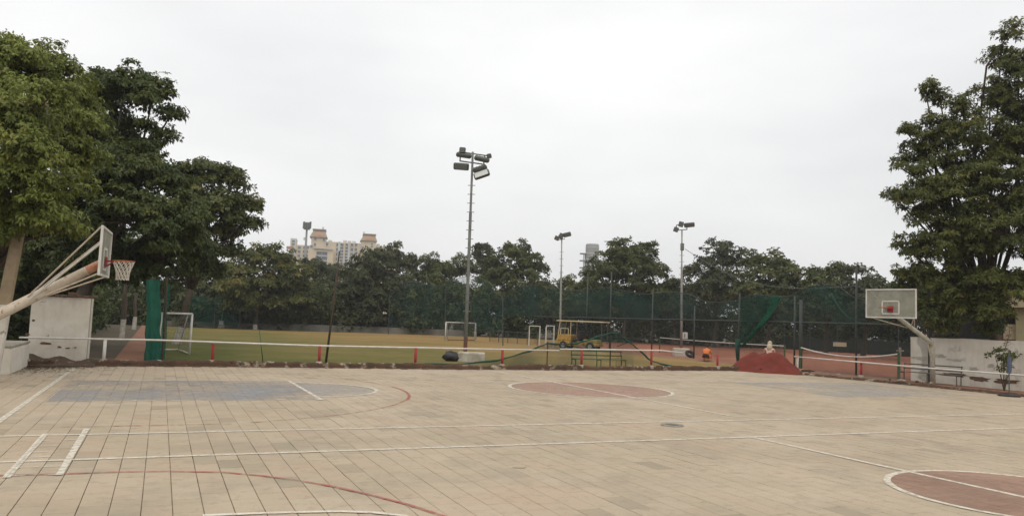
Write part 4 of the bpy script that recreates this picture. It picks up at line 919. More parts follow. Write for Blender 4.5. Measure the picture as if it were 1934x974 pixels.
lp4 = atD(418, 612, 84); p4 = thing('lamp_post', (lp4[0], lp4[1], -.05), 'thin grey post with white meter box at the far end of the field', 'post')
zt4 = atD(421, 538, 84)[2]; MB().tube([(lp4[0], lp4[1], -.05), (lp4[0] + .1, lp4[1], zt4)], [.07, .05], 8).build('shaft', M_STEEL_L, p4)
MB().bevbox((lp4[0], lp4[1] - .12, atD(418, 612, 84)[2] + .1), (.42, .25, .50), .04, rotz(-.3)).build('meter_box', M_SIGN, p4)
MB().bevbox((lp4[0], lp4[1], .12), (.6, .6, .4), .05).build('footing', M_CONC, p4)

def goal(label, A, Bp, depth, h, m, r=.05, sag=True, back_dir=None, red_bar=False):
    """A, Bp ground points of the two uprights; the frame goes back along back_dir"""
    A, Bp = np.array([*A, -.03]), np.array([*Bp, -.03]); root = thing('football_goal', (A + Bp) / 2, label, 'goal', 'small football goals')
    U = np.array([0, 0, h]); bd_ = np.array([*back_dir, 0.0]); bd_ /= np.linalg.norm(bd_); Q = bd_ * depth
    for P_ in (A, Bp): MB().tube([P_, P_ + U], r, 10).build('post', m, root, smooth=True)
    MB().tube([A + U, Bp + U], r, 10).build('crossbar', m, root, smooth=True)
    for P_ in (A, Bp):
        MB().tube([P_ + U, P_ + U + Q * .35], r * .6, 8).build('stay', m, root, smooth=True)
        MB().tube([P_ + U + Q * .35, P_ + Q + [0, 0, .05]], r * .6, 8).build('stay', m, root, smooth=True)
        MB().tube([P_ + [0, 0, .05], P_ + Q + [0, 0, .05]], r * .6, 8).build('ground_bar', m, root, smooth=True)
    MB().tube([A + Q + [0, 0, .05], Bp + Q + [0, 0, .05]], r * .7, 8).build('ground_bar', M_RED_M if red_bar else m, root, smooth=True)
    nt = MB(); W = np.linalg.norm(Bp - A); na = int(W / .13)
    prof = [U, U + Q * .35 - [0, 0, .18 if sag else .02], U * .55 + Q * .62, U * .25 + Q * .82, Q + [0, 0, .06]]
    def pr(t):
        k = min(3, int(t * 4)); f_ = t * 4 - k; return prof[k] * (1 - f_) + prof[k + 1] * f_
    for i in range(na + 1):
        o_ = A + (Bp - A) * i / na; sg_ = np.array([0, 0, -.12 * math.sin(math.pi * i / na)]) if sag else 0
        nt.tube([o_ + pr(t) + sg_ * (1 - t) * (t > 0) for t in np.linspace(0, 1, 8)], .006, 3, cap=False)
    for t in np.linspace(.05, 1, 15):
        nt.tube([A + (Bp - A) * f_ + pr(t) + (np.array([0, 0, -.12 * math.sin(math.pi * f_)]) * (1 - t) if sag else 0) for f_ in np.linspace(0, 1, 9)], .006, 3, cap=False)
    for P_ in (A, Bp):
        for f_ in np.linspace(.1, .9, 7): nt.tube([P_ + [0, 0, h * f_], P_ + [0, 0, h * f_] + Q * (1 - f_ * .6)], .006, 3, cap=False)
        for f_ in np.linspace(.15, .85, 5): nt.tube([P_ + Q * f_ + [0, 0, .05], P_ + Q * f_ + [0, 0, h * min(1, (1.12 - f_))]], .006, 3, cap=False)
    nt.build('net', M_GOALNET, root)
    return root
goal('white football goal with grey net beside the hanging green net', (3.30, 14.7), (2.20, 14.2), 3.0, 1.64, M_WHITE_M, .045, back_dir=(-.12, 1))
goal('distant white football goal with sagging net behind the tall mast', (24.1, 42.4), (27.3, 43.7), 1.2, 1.55, M_WHITE_M, .045, back_dir=(.5, .9), red_bar=True)
def small_frame(label, px0, px1, pyt, D):
    a, c = atD(px0, 655, D), atD(px1, 655, D); zt_ = atD((px0 + px1) / 2, pyt, D)[2]
    root = thing('training_goal', ((a[0] + c[0]) / 2, (a[1] + c[1]) / 2, -.03), label, 'goal', 'small white frames by the vehicle')
    for q in (a, c): MB().tube([(q[0], q[1], -.03), (q[0], q[1], zt_)], .027, 8).build('post', M_WHITE_M, root)
    MB().tube([(a[0], a[1], zt_), (c[0], c[1], zt_)], .027, 8).build('crossbar', M_WHITE_M, root)
    for q in (a, c):
        MB().tube([(q[0], q[1], zt_), (q[0] + .3, q[1] + .7, zt_ - .1)], .03, 6).build('stay', M_WHITE_M, root); MB().tube([(q[0] + .3, q[1] + .7, zt_ - .1), (q[0] + .4, q[1] + .9, -.03)], .03, 6).build('stay', M_WHITE_M, root)
small_frame('small white pipe frame farther left of the yellow vehicle', 999, 1019, 615.5, 60)
small_frame('small white pipe frame right beside the yellow vehicle', 1031, 1046, 615, 57)
lf = thing('low_fence', (*atD(960, 645, 66)[:2], -.03), 'low dark wire fence between the distant goal and white frames', 'fence')
q0, q1_ = atD(925, 640, 68), atD(1015, 645, 62)
for t in np.linspace(0, 1, 6):
    q = q0 + (q1_ - q0) * t; MB().tube([(q[0], q[1], -.05), (q[0], q[1], .95)], .03, 6).build('post', M_GREY_M, lf)
MB().tube([(q0[0], q0[1], .93), (q1_[0], q1_[1], .93)], .022, 6).build('rail', M_GREY_M, lf)
MB().grid([[(q0[0] + (q1_[0] - q0[0]) * t, q0[1] + (q1_[1] - q0[1]) * t, z) for z in (-.03, .45, .92)] for t in np.linspace(0, 1, 9)]).build('wire_mesh', M_CHAIN, lf)

# ------------------------------------------------------------------ benches
def bench(label, A, Bp, face, h, seat_h, m_f, m_s, n_legs=3, depth=.42, slats=2, group='benches behind the kerb'):
    A, Bp = np.array([*A, -.03]), np.array([*Bp, -.03]); f_ = np.array([*face, 0.0]); f_ /= np.linalg.norm(f_); root = thing('bench', (A + Bp) / 2, label, 'bench', group)
    U = np.array([0, 0, 1.0]); a = math.atan2(Bp[1] - A[1], Bp[0] - A[0]); L = np.linalg.norm(Bp - A)
    for t in np.linspace(0.02, .98, n_legs):
        p = A + (Bp - A) * t
        MB().tube([p, p + U * seat_h, p - f_ * .10 + U * h], .022, 6).build('back_leg', m_f, root)
        MB().tube([p + f_ * depth, p + f_ * depth + U * seat_h], .022, 6).build('front_leg', m_f, root)
        MB().tube([p + U * (seat_h - .02), p + f_ * depth + U * (seat_h - .02)], .02, 6).build('seat_bearer', m_f, root)
    for k in range(4): MB().bevbox((A + Bp) / 2 + f_ * (.05 + k * depth / 3.6) + U * (seat_h + .012), (L, .07, .022), .006, rotz(a)).build('seat_slat', m_s, root)
    for k in range(slats):
        z = h - .03 - k * (h - seat_h) * .5; MB().bevbox((A + Bp) / 2 - f_ * (.10 * (z - seat_h) / (h - seat_h) - .018) + U * z, (L, .022, .05), .006, rotz(a)).build('back_slat', m_s, root)
    return root
bench('green metal bench on the grass seen from behind through the railing', (18.6, 10.6), (21.1, 10.35), (-.1, -1), .72, .34, M_GREEN_M, M_GREEN_M)
bench('rusty grey metal bench standing in front of the right wall', (30.55, 3.55), (31.15, 1.35), (-1, -.25), .78, .42, M_GREY_M, M_GREY_M)

# ------------------------------------------------------------------ draped low net
dn = thing('draped_net', (20.2, 10.0, -.03), 'slack green net drooping low across the grass on thin poles', 'net')
dpts = [(800, 691), (870, 687), (940, 680), (1000, 663), (1033, 648), (1060, 650), (1090, 648), (1120, 639), (1150, 628.5), (1165, 629), (1182, 640), (1200, 655), (1230, 681), (1262, 690), (1305, 694)]
path = [atY(px, py, 10.0) for px, py in dpts]
fine = []
for i in range(len(path) - 1):
    for k in range(5): fine.append(path[i] + (path[i + 1] - path[i]) * k / 5 + np.array([0, .05 * math.sin(i * 2 + k), .008 * math.sin(i * 3 + k * 2)]))
fine.append(path[-1])
for p in fine: p[2] = max(p[2], .02)
MB().tube(fine, [.036 + .012 * math.sin(i * .9) for i in range(len(fine))], 7).build('gathered_edge', M_ROPE_G, dn, smooth=True)
MB().grid([[(p[0], p[1] + .25 * (1 - s) * math.sin(i * .7), max(-.02, p[2]) * s + (-.02) * (1 - s)) for s in (0, .3, .65, 1)] for i, p in enumerate(fine)]).build('net_sheet', M_NET_T, dn, smooth=True)
for px, tz in ((1152, 1.55), (1033, 1.02)):
    q = atY(px, 690, 10.05); MB().tube([(q[0], 10.05, -.05), (q[0], 10.05, tz)], .025, 6).build('stake', M_BAMBOO, dn)

# ------------------------------------------------------------------ tall fence along the tennis courts (x = 32)
FX = 31.6
fe = thing('tennis_fence', (FX, 14, -.05), 'tall dark pipe and mesh fence along the tennis courts', 'fence')
fposts = [(1105, 5.6), (1150, 5.7), (1230, 4.3), (1310, 3.2), (1395, 3.9), (1500, 3.7), (1512, 3.5), (1617, 5.0), (1755, 3.8)]
ys = []
for px, tz in fposts:
    # the ground point of the fence line seen in that direction
    d = ray(px, 690); y_ = CAM[1] + (FX - CAM[0]) / d[0] * d[1]; ys.append(y_)
    MB().tube([(FX, y_, -.05), (FX, y_, tz)], .045 if px not in (1512,) else .085, 8).build('post', M_POST, fe, smooth=True)
MB().tube([(FX, ys[0] + 9, 2.32), (FX, ys[-1] - 1, 2.36)], .032, 8).build('rail', M_POST, fe)
MB().tube([(FX, ys[0] + 9, 1.0), (FX, ys[2], .98)], .02, 6).build('rail', M_POST, fe)
MB().grid([[(FX + .02 * math.sin(i), ys[-1] + (ys[0] + 9 - ys[-1]) * i / 40, z) for z in np.linspace(0.0, 3.3, 6)] for i in range(41)]).build('chain_mesh', M_CHAIN, fe)
MB().tube([(FX + .04, ys[1] - 1, .35), (FX + .04, ys[3] + 1.5, 2.2)], .03, 6).build('diagonal_brace', M_POST, fe)
# dark shade cloth hung on the high part of the fence
sc = thing('shade_net', (FX + .3, 26, 2.3), 'dark green shade net hung high behind the floodlights', 'net')
P = []
for i in range(60):
    t = i / 59; px = 935 + (1640 - 935) * t; d = ray(px, 600); y_ = CAM[1] + (FX + .3 - CAM[0]) / d[0] * d[1]
    top = 4.7 + .7 * math.sin(t * 9) * (.5 + .5 * math.sin(t * 23)) - 1.3 * t
    if t < .06: top -= (0.06 - t) * 30
    P.append([(FX + .3 + .25 * math.sin(i * .8 + k * .4), y_, 2.28 + (top - 2.28) * k / 7) for k in range(8)])
MB().grid(P).build('net_sheet', M_NET_T, sc, smooth=True)
MB().grid([[(p[0] + .25, p[1], p[2] * .92 + .15) for p in row] for row in P[:26]]).build('net_fold', M_NET_T, sc, smooth=True)
MB().tube([row[7] for row in P], .02, 5).build('top_rope', M_POST, sc)
sc2 = thing('shade_net', (*atD(840, 600, 68)[:2], 0), 'dim green net hung between the trees left of the tall floodlight', 'net')
P = []
for i in range(36):
    t = i / 35; q = atD(735 + 215 * t, 600, 80 - 22 * t); top = 4.2 + .5 * math.sin(t * 11) + 1.1 * math.sin(math.pi * t)
    P.append([(q[0] + .2 * math.sin(i * .9), q[1] + .25 * math.sin(i * .7 + k * .4), .9 + (top - .9) * k / 6) for k in range(7)])
MB().grid(P).build('net_sheet', M_NET_T, sc2, smooth=True); MB().tube([row[6] for row in P], .02, 5).build('top_rope', M_POST, sc2)
for i in (0, 17, 35): MB().tube([(P[i][0][0], P[i][0][1], -.05), tuple(P[i][6])], .04, 6).build('post', M_POST, sc2)
# bright green net pulled aside in a curve
gn = thing('gathered_net', (29.9, 11, .5), 'bright green net pulled aside in a curve above the red soil heap', 'net')
left = [(1396, 560), (1397, 580), (1397, 600), (1396, 620), (1394, 638), (1393, 655)]; right = [(1474, 560), (1464, 582), (1450, 604), (1434, 622), (1416, 640), (1401, 655)]
P = []
for i in range(21):
    t = i / 20 * 5; k = min(4, int(t)); f_ = t - k
    L_ = np.array(left[k]) * (1 - f_) + np.array(left[k + 1]) * f_; R2 = np.array(right[k]) * (1 - f_) + np.array(right[k + 1]) * f_
    P.append([atX(*(L_ + (R2 - L_) * s), FX - .12 + .10 * math.sin(s * 14 + i * .4)) for s in np.linspace(0, 1, 13)])
MB().grid(P).build('net_sheet', M_NET, gn, smooth=True)
MB().grid([[P[i][10] + np.array([-.05, 0, .02]), P[i][11] + np.array([-.12, 0, 0]), P[i][12] + np.array([-.05, 0, -.02])] for i in range(21)]).build('gathered_hem', M_NET_B, gn, smooth=True)
MB().tube([P[i][12] for i in range(21)], .05, 6).build('edge_rope', M_ROPE_G, gn, smooth=True)
MB().tube([atX(1394, 640, FX - .1), atX(1392, 660, FX - .1), atX(1393, 682, FX - .1)], [.17, .10, .06], 8).build('gathered_tail', M_ROPE_G, gn, smooth=True)
# loose rope and net edge sagging between the fence and the cable post
b = MB(); b.tube([atX(px, py, FX + .2) for px, py in ((1570, 555), (1585, 582), (1605, 602), (1630, 612), (1660, 608), (1690, 600))], .04, 6); b.build('sagging_rope', M_ROPE_G, smooth=True, label='sagging teal rope hanging between the fence posts left of the far backboard', category='rope')
c3_ = atD(1294, 470, 55); c4 = np.array([FX, ys[7], 4.1])
b = MB(); cp = []
for i in range(17):
    t = i / 16; p = c3_ + (c4 - c3_) * t; p[2] -= 1.1 * math.sin(math.pi * t); cp.append(p)
b.tube(cp, .018, 5); b.build('overhead_cable', M_CABLE, smooth=True, label='grey cable sagging from the third floodlight to the fence post', category='cable')
c5 = np.array([FX, ys[8], 3.6]); b = MB(); cp = [c4 + (c5 - c4) * i / 8 - np.array([0, 0, .25 * math.sin(math.pi * i / 8)]) for i in range(9)]
b.tube(cp, .014, 5); b.build('overhead_cable', M_CABLE, smooth=True, label='short cable running behind the far backboard between fence posts', category='cable')

# tennis nets and far court backdrop
def tennis_net(label, a, c, za, zc_, zm):
    a, c = np.array(a), np.array(c); root = thing('tennis_net', ((a[0] + c[0]) / 2, (a[1] + c[1]) / 2, -.03), label, 'net', 'tennis nets')
    top = []
    for i in range(15):
        t = i / 14; p = a + (c - a) * t; z = za * (1 - t) + zc_ * t - (.5 * (za + zc_) - zm) * 4 * t * (1 - t); top.append((p[0], p[1], z))
    MB().tube(top, .035, 6).build('tape', M_WHITE_M, root)
    MB().grid([[(x, y, -.02 + (z + .02) * s) for s in (0, .5, 1)] for x, y, z in top]).build('mesh_sheet', M_CHAIN, root)
    for q, z in ((a, za), (c, zc_)): MB().tube([(q[0], q[1], -.05), (q[0], q[1], z + .05)], .05, 8).build('post', M_GREEN_M, root)
a_, c_ = atD(1512, 660, 41), atD(1697, 662, 37.5)
tennis_net('tennis net sagging between posts behind the red heap and far hoop', a_[:2], c_[:2], 1.1, 1.08, .82)
a_, c_ = atD(1246, 645, 58), atD(1482, 656, 52)
tennis_net('tennis net with long pale tape behind the bright green net', a_[:2], c_[:2], 1.05, .95, .95)
bw = thing('court_backdrop', (*atD(1620, 650, 86)[:2], -.05), 'dark windscreen behind the tennis courts on the right', 'windscreen')
q0, q1_ = atD(1480, 650, 90), atD(1760, 660, 80)
MB().grid([[tuple((q0 + (q1_ - q0) * t)[:2]) + (z,) for z in (-.1, .6, 1.3)] for t in np.linspace(0, 1, 13)]).build('screen', mat('windscreen', (0.02, 0.028, 0.024), (0.035, 0.04, 0.035), 1, .9), bw)
for t in np.linspace(0, 1, 6): q = q0 + (q1_ - q0) * t; MB().tube([(q[0], q[1] - .1, -.1), (q[0], q[1] - .1, 3)], .05, 6).build('post', M_POST, bw)
sgn = atD(1586, 650, 84); b = MB(); b.box((sgn[0], sgn[1], sgn[2]), (1.25, .06, .42), rotz(-YAW - .2)); b.build('sign_panel', mat('cream_sign', (.5, .44, .30), (.42, .36, .25), 3, .7), label='small cream signboard on the dark screen behind the tennis court', category='sign')
# white court furniture: umpire post behind the net
q = atD(1700, 660, 39); um = thing('white_post', (q[0], q[1], -.03), 'short pale post standing on the clay beside the tennis net', 'post')
MB().tube([(q[0], q[1], -.03), (q[0], q[1], 1.35)], .05, 8).build('shaft', M_CREAM_M, um); MB().box((q[0], q[1], 1.2), (.4, .08, .05)).build('cap', M_CREAM_M, um)

# ------------------------------------------------------------------ red soil heap
sh = MB(); P = []; hc = np.array([29.0, 9.6]); rs = np.random.default_rng(9); ph = rs.uniform(0, 6.3, 10)
av = np.array([math.cos(YAW + .6), -math.sin(YAW + .6)]); bv = np.array([av[1] * -1, av[0]])
hl_, hr_ = atD(1385, 697, 36.6)[:2], atD(1512, 702, 34.2)[:2]; hc = (hl_ + hr_) / 2 + np.array([1.25, 1.35]); half = np.linalg.norm(hr_ - hl_) / 2; av = (hr_ - hl_) / (2 * half); bv = np.array([-av[1], av[0]])
for i in range(41):
    row = []
    for j in range(31):
        u, v = -1.1 + 2.2 * i / 40, -1.1 + 2.2 * j / 30
        r_ = math.hypot(u - .02, v * 1.0); hgt = max(0, 1 - r_ * (1 + .10 * math.sin(3 * math.atan2(v, u) + ph[4]) + .06 * math.sin(7 * math.atan2(v, u) + ph[5]))) ** .85 * 1.22
        hgt = min(hgt, .90 + .05 * math.sin(u * 9 + 1) * math.sin(v * 5)) * (1.0 if u < .45 else 1.0)
        hgt += (.09 * math.sin(5 * u + ph[0]) * math.sin(6 * v + ph[1]) + .03 * math.sin(13 * u + ph[2]) * math.sin(11 * v + ph[3]) + .026 * rs.uniform(-1, 1)) * min(1, hgt * 3)
        p = hc + av * u * half * 1.0 + bv * v * 1.5; row.append((p[0], p[1], -.06 + hgt))
    P.append(row)
soil = sh.grid(P).build('soil_heap', M_HEAP, smooth=True, label='large heap of dark red soil behind the court corner', category='soil heap')
for k in range(26):
    i, j = rs.integers(2, 39), rs.integers(1, 6); p = np.array(P[i][j]); s = rs.uniform(.02, .07)
    if p[2] < -.03: continue
    MB().bevbox(p + [0, 0, s * .3], (s * 1.5, s, s), s * .3, rotz(rs.uniform(0, 3)) @ rotx(rs.uniform(-.6, .6))).build('clod', M_HEAP, soil)

# ------------------------------------------------------------------ people (one continuous skinned body each)
def person(label, joints, edges, radii, m_body, loc, rz, extras):
    root = thing('person', loc, label, 'person', None, rz)
    me = bpy.data.meshes.new('body'); me.from_pydata(joints, edges, []); me.update(); me.materials.append(m_body)
    o = link('body', me, root); md = o.modifiers.new('skin', 'SKIN'); md.use_smooth_shade = True
    lay = me.skin_vertices[0] if me.skin_vertices else None
    if lay is None:
        bpy.context.view_layer.objects.active = o
        me.attributes  # layer is made by the modifier on first evaluation
    sv = me.skin_vertices[0].data
    for i, r_ in enumerate(radii): sv[i].radius = (r_, r_); sv[i].use_root = (i == 0)
    o.modifiers.new('sub', 'SUBSURF').levels = 2; o.modifiers['sub'].render_levels = 2
    for nm, mb_, m_ in extras: mb_.build(nm, m_, root, smooth=True, world=False)
    return root
def ball(c, r, n=12, m=8):
    b = MB(); V = []
    r = np.array(r) * np.ones(3)
    for i in range(m + 1):
        th = math.pi * i / m
        for j in range(n): f_ = 2 * math.pi * j / n; V.append((c[0] + r[0] * math.sin(th) * math.cos(f_), c[1] + r[1] * math.sin(th) * math.sin(f_), c[2] + r[2] * math.cos(th)))
    b.add(V, [(i * n + j, i * n + (j + 1) % n, (i + 1) * n + (j + 1) % n, (i + 1) * n + j) for i in range(m) for j in range(n)]); return b
def face_bits(c, f=1):
    """eyes, nose, mouth and ears for a head at c looking along -y"""
    out = []
    e = MB()
    for s in (-1, 1): e.add(*[(lambda q: (q.v, q.f))(ball((c[0] + s * .032, c[1] - .088, c[2] + .005), .012, 8, 6))][0])
    out.append(('eyes', e, M_DARK_CL)); out.append(('nose', ball((c[0], c[1] - .10, c[2] - .02), (.014, .02, .024), 8, 6), M_SKIN))
    out.append(('mouth', ball((c[0], c[1] - .088, c[2] - .06), (.026, .012, .007), 8, 6), M_ORANGE)); ear = MB()
    for s in (-1, 1): ear.add(*[(lambda q: (q.v, q.f))(ball((c[0] + s * .08, c[1], c[2] - .005), (.012, .02, .03), 8, 6))][0])
    out.append(('ears', ear, M_SKIN)); return out
def head_mesh(c):
    b = ball(c, (.078, .095, .115), 14, 10); q = ball((c[0], c[1] - .02, c[2] - .05), (.06, .075, .075), 12, 8); b.add(q.v, q.f); return b
def hand(b, w, d):
    """palm with four fingers and a thumb, slightly curled, pointing along d"""
    w = np.array(w, float); d = np.array(d, float); d /= np.linalg.norm(d); s = np.cross(d, [0.3, .2, 1.0]); s /= np.linalg.norm(s); nrm = np.cross(s, d)
    b.tube([w - d * .02, w + d * .05, w + d * .09], [.026, .036, .03], 8)
    for k, L in enumerate((.062, .074, .07, .055)):
        o_ = w + d * .085 + s * (-.03 + .02 * k); b.tube([o_, o_ + d * L * .5 - nrm * .006, o_ + d * L - nrm * .028], [.0095, .0088, .0075], 6)
    o_ = w + d * .03 - s * .03; b.tube([o_, o_ - s * .03 + d * .03, o_ - s * .035 + d * .06 - nrm * .012], [.012, .011, .009], 6)
    return b
# squatting worker in orange: back towards the court, bent forward
J = [(0, .02, .30), (0, -.06, .46), (0, -.16, .62), (0, -.22, .72), (0, -.27, .78),
     (.11, 0, .28), (.17, -.34, .40), (.15, -.14, .07), (.15, -.30, .03), (-.11, 0, .28), (-.17, -.34, .40), (-.15, -.14, .07), (-.15, -.30, .03),
     (.17, -.18, .66), (.23, -.30, .46), (.16, -.46, .30), (-.17, -.18, .66), (-.23, -.30, .46), (-.16, -.46, .30)]
Ed = [(0, 1), (1, 2), (2, 3), (3, 4), (0, 5), (5, 6), (6, 7), (7, 8), (0, 9), (9, 10), (10, 11), (11, 12), (2, 13), (13, 14), (14, 15), (2, 16), (16, 17), (17, 18)]
Rr = [.15, .16, .15, .07, .055, .10, .075, .05, .045, .10, .075, .05, .045, .065, .045, .034, .065, .045, .034]
hA = MB(); hand(hA, (.16, -.46, .30), (-.1, -.6, -.6)); hand(hA, (-.16, -.46, .30), (.1, -.6, -.6))
lo = MB(); lo.tube([(0, .04, .24), (0, -.02, .40)], [.21, .18], 12)
pA_ = gnd(1333, 682)
hx = (0, -.33, .86)
person('person squatting in an orange shirt on the clay behind the fence', J, Ed, Rr, M_ORANGE_CL, (pA_[0], pA_[1], -.02), math.pi - YAW - .5,
       [('head', head_mesh(hx), M_SKIN), ('hair', ball((0, -.315, .885), (.086, .095, .10), 12, 8), M_DARK_CL), ('hands', hA, M_SKIN), ('wrap', lo, M_DARK_CL)] + face_bits(hx))
# stooping worker in pale pink with a scarf, behind the heap
J = [(0, .1, .72), (0, .02, .88), (0, -.08, 1.02), (0, -.14, 1.10), (0, -.18, 1.16), (.10, .1, .68), (.11, .04, .38), (.11, .10, .06), (.11, -.05, .03), (-.10, .1, .68), (-.11, .04, .38), (-.11, .10, .06), (-.11, -.05, .03),
     (.18, -.06, 1.03), (.23, -.12, .80), (.15, -.30, .70), (-.18, -.06, 1.03), (-.23, -.12, .80), (-.15, -.30, .70)]
Rr = [.14, .14, .145, .065, .055, .10, .07, .05, .045, .10, .07, .05, .045, .065, .045, .034, .065, .045, .034]
hB = MB(); hand(hB, (.15, -.30, .70), (-.3, -.5, -.4)); hand(hB, (-.15, -.30, .70), (.3, -.5, -.4))
hx = (0, -.20, 1.27); sk_ = MB(); sk_.tube([(0, .1, .78), (0, .08, .4), (0, .07, .08)], [.19, .23, .26], 14)
scf = ball((0, -.175, 1.29), (.105, .115, .13), 14, 8); q = MB().tube([(0, -.13, 1.26), (0, -.06, 1.12), (0, .04, .98)], [.10, .13, .10], 10); scf.add(q.v, q.f)
pB_ = atD(1453, 660, 37.6)
person('person stooping in pale pink with a cream head scarf behind the red soil heap', J, Ed, Rr, M_PINK_CL, (pB_[0], pB_[1], -.02), 2.26,
       [('head', head_mesh(hx), M_SKIN), ('head_scarf', scf, M_SCARF), ('hands', hB, M_SKIN), ('skirt', sk_, M_PINK_CL)] + face_bits(hx))

# ------------------------------------------------------------------ yellow vehicle
va, vb = atD(1050, 655, 55.5), atD(1137, 655, 54.2); dv_ = (vb - va)[:2]; Lv = np.linalg.norm(dv_); ang = math.atan2(dv_[1], dv_[0])
ve = thing('utility_cart', (va[0], va[1], -.03), 'yellow open sided cart with long cream roof parked on the grass', 'vehicle', None, ang)
W_ = 1.25
def vp(mb_, nm, m_, par=ve, **k): return mb_.build(nm, m_, par, world=False, **k)
body = MB(); prof = [(.02, .30), (.0, .62), (.10, 1.02), (.30, 1.08), (1.02, 1.06), (1.10, .98), (1.12, .30)]
V = [(x, s * W_ / 2 + W_ / 2, z) for s in (-1, 1) for x, z in prof]; kf = len(prof)
body.add(V, [tuple(range(kf))[::-1], tuple(range(kf, 2 * kf))] + [(i, (i + 1) % kf, kf + (i + 1) % kf, kf + i) for i in range(kf)]); vp(body, 'cowl', M_YELLOW)
vp(MB().bevbox((2.2, W_ / 2, .42), (1.9, W_, .22), .04), 'chassis', M_YELLOW)
vp(MB().bevbox((Lv / 2 + .02, W_ / 2, 2.03), (Lv + .10, W_ + .12, .09), .03), 'roof', M_CREAM)
for x, y in ((.12, .04), (.12, W_ - .04), (1.08, .04), (1.08, W_ - .04), (Lv - .08, .04), (Lv - .08, W_ - .04)):
    vp(MB().tube([(x, y, .5 if x > 1 else 1.0), (x + (.12 if x < 1 else 0), y, 2.0)], .032, 8), 'roof_post', M_CREAM if x < 2 else M_GREY_M)
wsf = MB()
for c, s in (((.62, -.005, 1.50), (.62, .03, .05)), ((.33, -.005, 1.28), (.05, .03, .48)), ((.92, -.005, 1.28), (.05, .03, .48))): wsf.box(c, s)
vp(wsf, 'door_frame', M_CREAM)
gl = vp(MB().box((.13, W_ / 2, 1.48), (.015, W_ - .16, .8)), 'windscreen', see_through('hazy_glass', (.25, .27, .26), .35))
vp(MB().bevbox((1.45, W_ / 2, .72), (.5, W_ - .1, .18), .05), 'seat', M_SEAT); vp(MB().bevbox((1.72, W_ / 2, 1.05), (.14, W_ - .1, .62), .05), 'seat_back', M_SEAT)
vp(MB().bevbox((2.55, W_ / 2, .66), (1.0, W_ - .1, .25), .04), 'load_box', mat('dusty_yellow', (.30, .25, .06), (.2, .18, .06), 4, .8))
for x, y in ((.55, -.02), (.55, W_ + .02), (2.6, -.02), (2.6, W_ + .02)):
    w_ = MB(); w_.ring((x, y, .30), .22, .085, 22, 8, axis=1); wo = vp(w_, 'wheel', M_RUBBER, smooth=True); hb = MB(); hb.tube([(x, y - .05, .30), (x, y + .05, .30)], .15, 14); hb.build('hub', M_STEEL_L, wo, world=False)
for y in (.22, W_ - .22):
    vp(MB().tube([(-.02, y, .72), (.05, y, .72)], .09, 14), 'headlight', M_LENS)

# ------------------------------------------------------------------ right wall, building, plant, net stand
wr = thing('plaster_wall', (31.9, 0, -.03), 'long stained white wall behind the right hoop and bench', 'wall')
WXa, WYa = 31.6, 4.0; WXb, WYb = 31.9, -14.0
P = []
for i in range(45):
    t = i / 44; x, y = WXa + (WXb - WXa) * t, WYa + (WYb - WYa) * t
    P.append([(x + rnd.uniform(-.008, .008), y, -.06 + (1.90 + .012 * math.sin(i * 1.3)) * k / 7) for k in range(8)])
b = MB().grid(P); b.add([P[0][0], P[0][7], (WXa + .24, WYa, 1.84), (WXa + .24, WYa, -.06)], [(0, 1, 2, 3)])
b.add([P[0][7], P[44][7], (WXb + .24, WYb, 1.84), (WXa + .24, WYa, 1.84)], [(0, 1, 2, 3)]); b.add([(WXa + .24, WYa, -.06), (WXa + .24, WYa, 1.84), (WXb + .24, WYb, 1.84), (WXb + .24, WYb, -.06)], [(0, 1, 2, 3)])
b.build('body', M_PLASTER_R, wr)
rs = np.random.default_rng(15)
def wall_patch(px, py, w, h, m, seed):
    q = atX(px, py, 31.6 + .3 * 0); r_ = np.random.default_rng(seed); t = (WYa - q[1]) / (WYa - WYb); xx = WXa + (WXb - WXa) * t - .014; V = []
    for i in range(18):
        a = 2 * math.pi * i / 18; f_ = r_.uniform(.5, 1.1); V.append((xx, q[1] - w / 2 * f_ * math.cos(a), q[2] + h / 2 * f_ * math.sin(a)))
    MB().add(V, [tuple(range(18))]).build('bare_patch', m, wr)
M_STAIN = mat('grey_wall_stain', (.33, .30, .25), (.44, .41, .35), 5, .95)
for i, (px, py, w, h) in enumerate([(1735, 676, .9, .22), (1775, 672, .7, .16), (1803, 679, .9, .10), (1838, 697, .5, .2), (1870, 690, .4, .2), (1800, 707, 1.6, .16), (1850, 716, 1.1, .2), (1900, 720, 1.2, .22)]):
    wall_patch(px, py, w, h, M_STAIN if i < 5 else M_PATCH, 400 + i)
bd = thing('cream_building', (41, 0, 0), 'cream building with deep beam and open dark veranda behind the right wall', 'building')
vr = np.array([r0[0], r0[1], 0]); 
def bq(px, py, D=43): return atD(px, py, D)
def slab_px(nm, x0, x1, y0, y1, D, dep, m):
    a, c = bq(x0, y1, D), bq(x1, y1, D); t_ = bq((x0 + x1) / 2, y0, D); u = (c - a)[:2]; L = np.linalg.norm(u); u /= L; an = math.atan2(u[1], u[0]); nn = np.array([-u[1], u[0]])
    cx = (a + c)[:2] / 2 + nn * dep / 2; z0, z1 = min(a[2], c[2]), t_[2]
    return MB().box((cx[0], cx[1], (z0 + z1) / 2), (L, dep, z1 - z0), rotz(an)).build(nm, m, bd)
M_CBLD = mat('cream_stucco', (.56, .47, .32), (.48, .39, .27), 2, .85)
slab_px('roof_beam', 1812, 2200, 553, 578, 43, 6, M_CBLD)
slab_px('eaves', 1806, 2205, 546, 553, 42.8, 6.4, M_CBLD)
slab_px('column', 1919, 1955, 578.5, 664, 43.2, .8, mat('olive_cream_stucco', (.40, .34, .20), (.34, .29, .18), 2, .85))
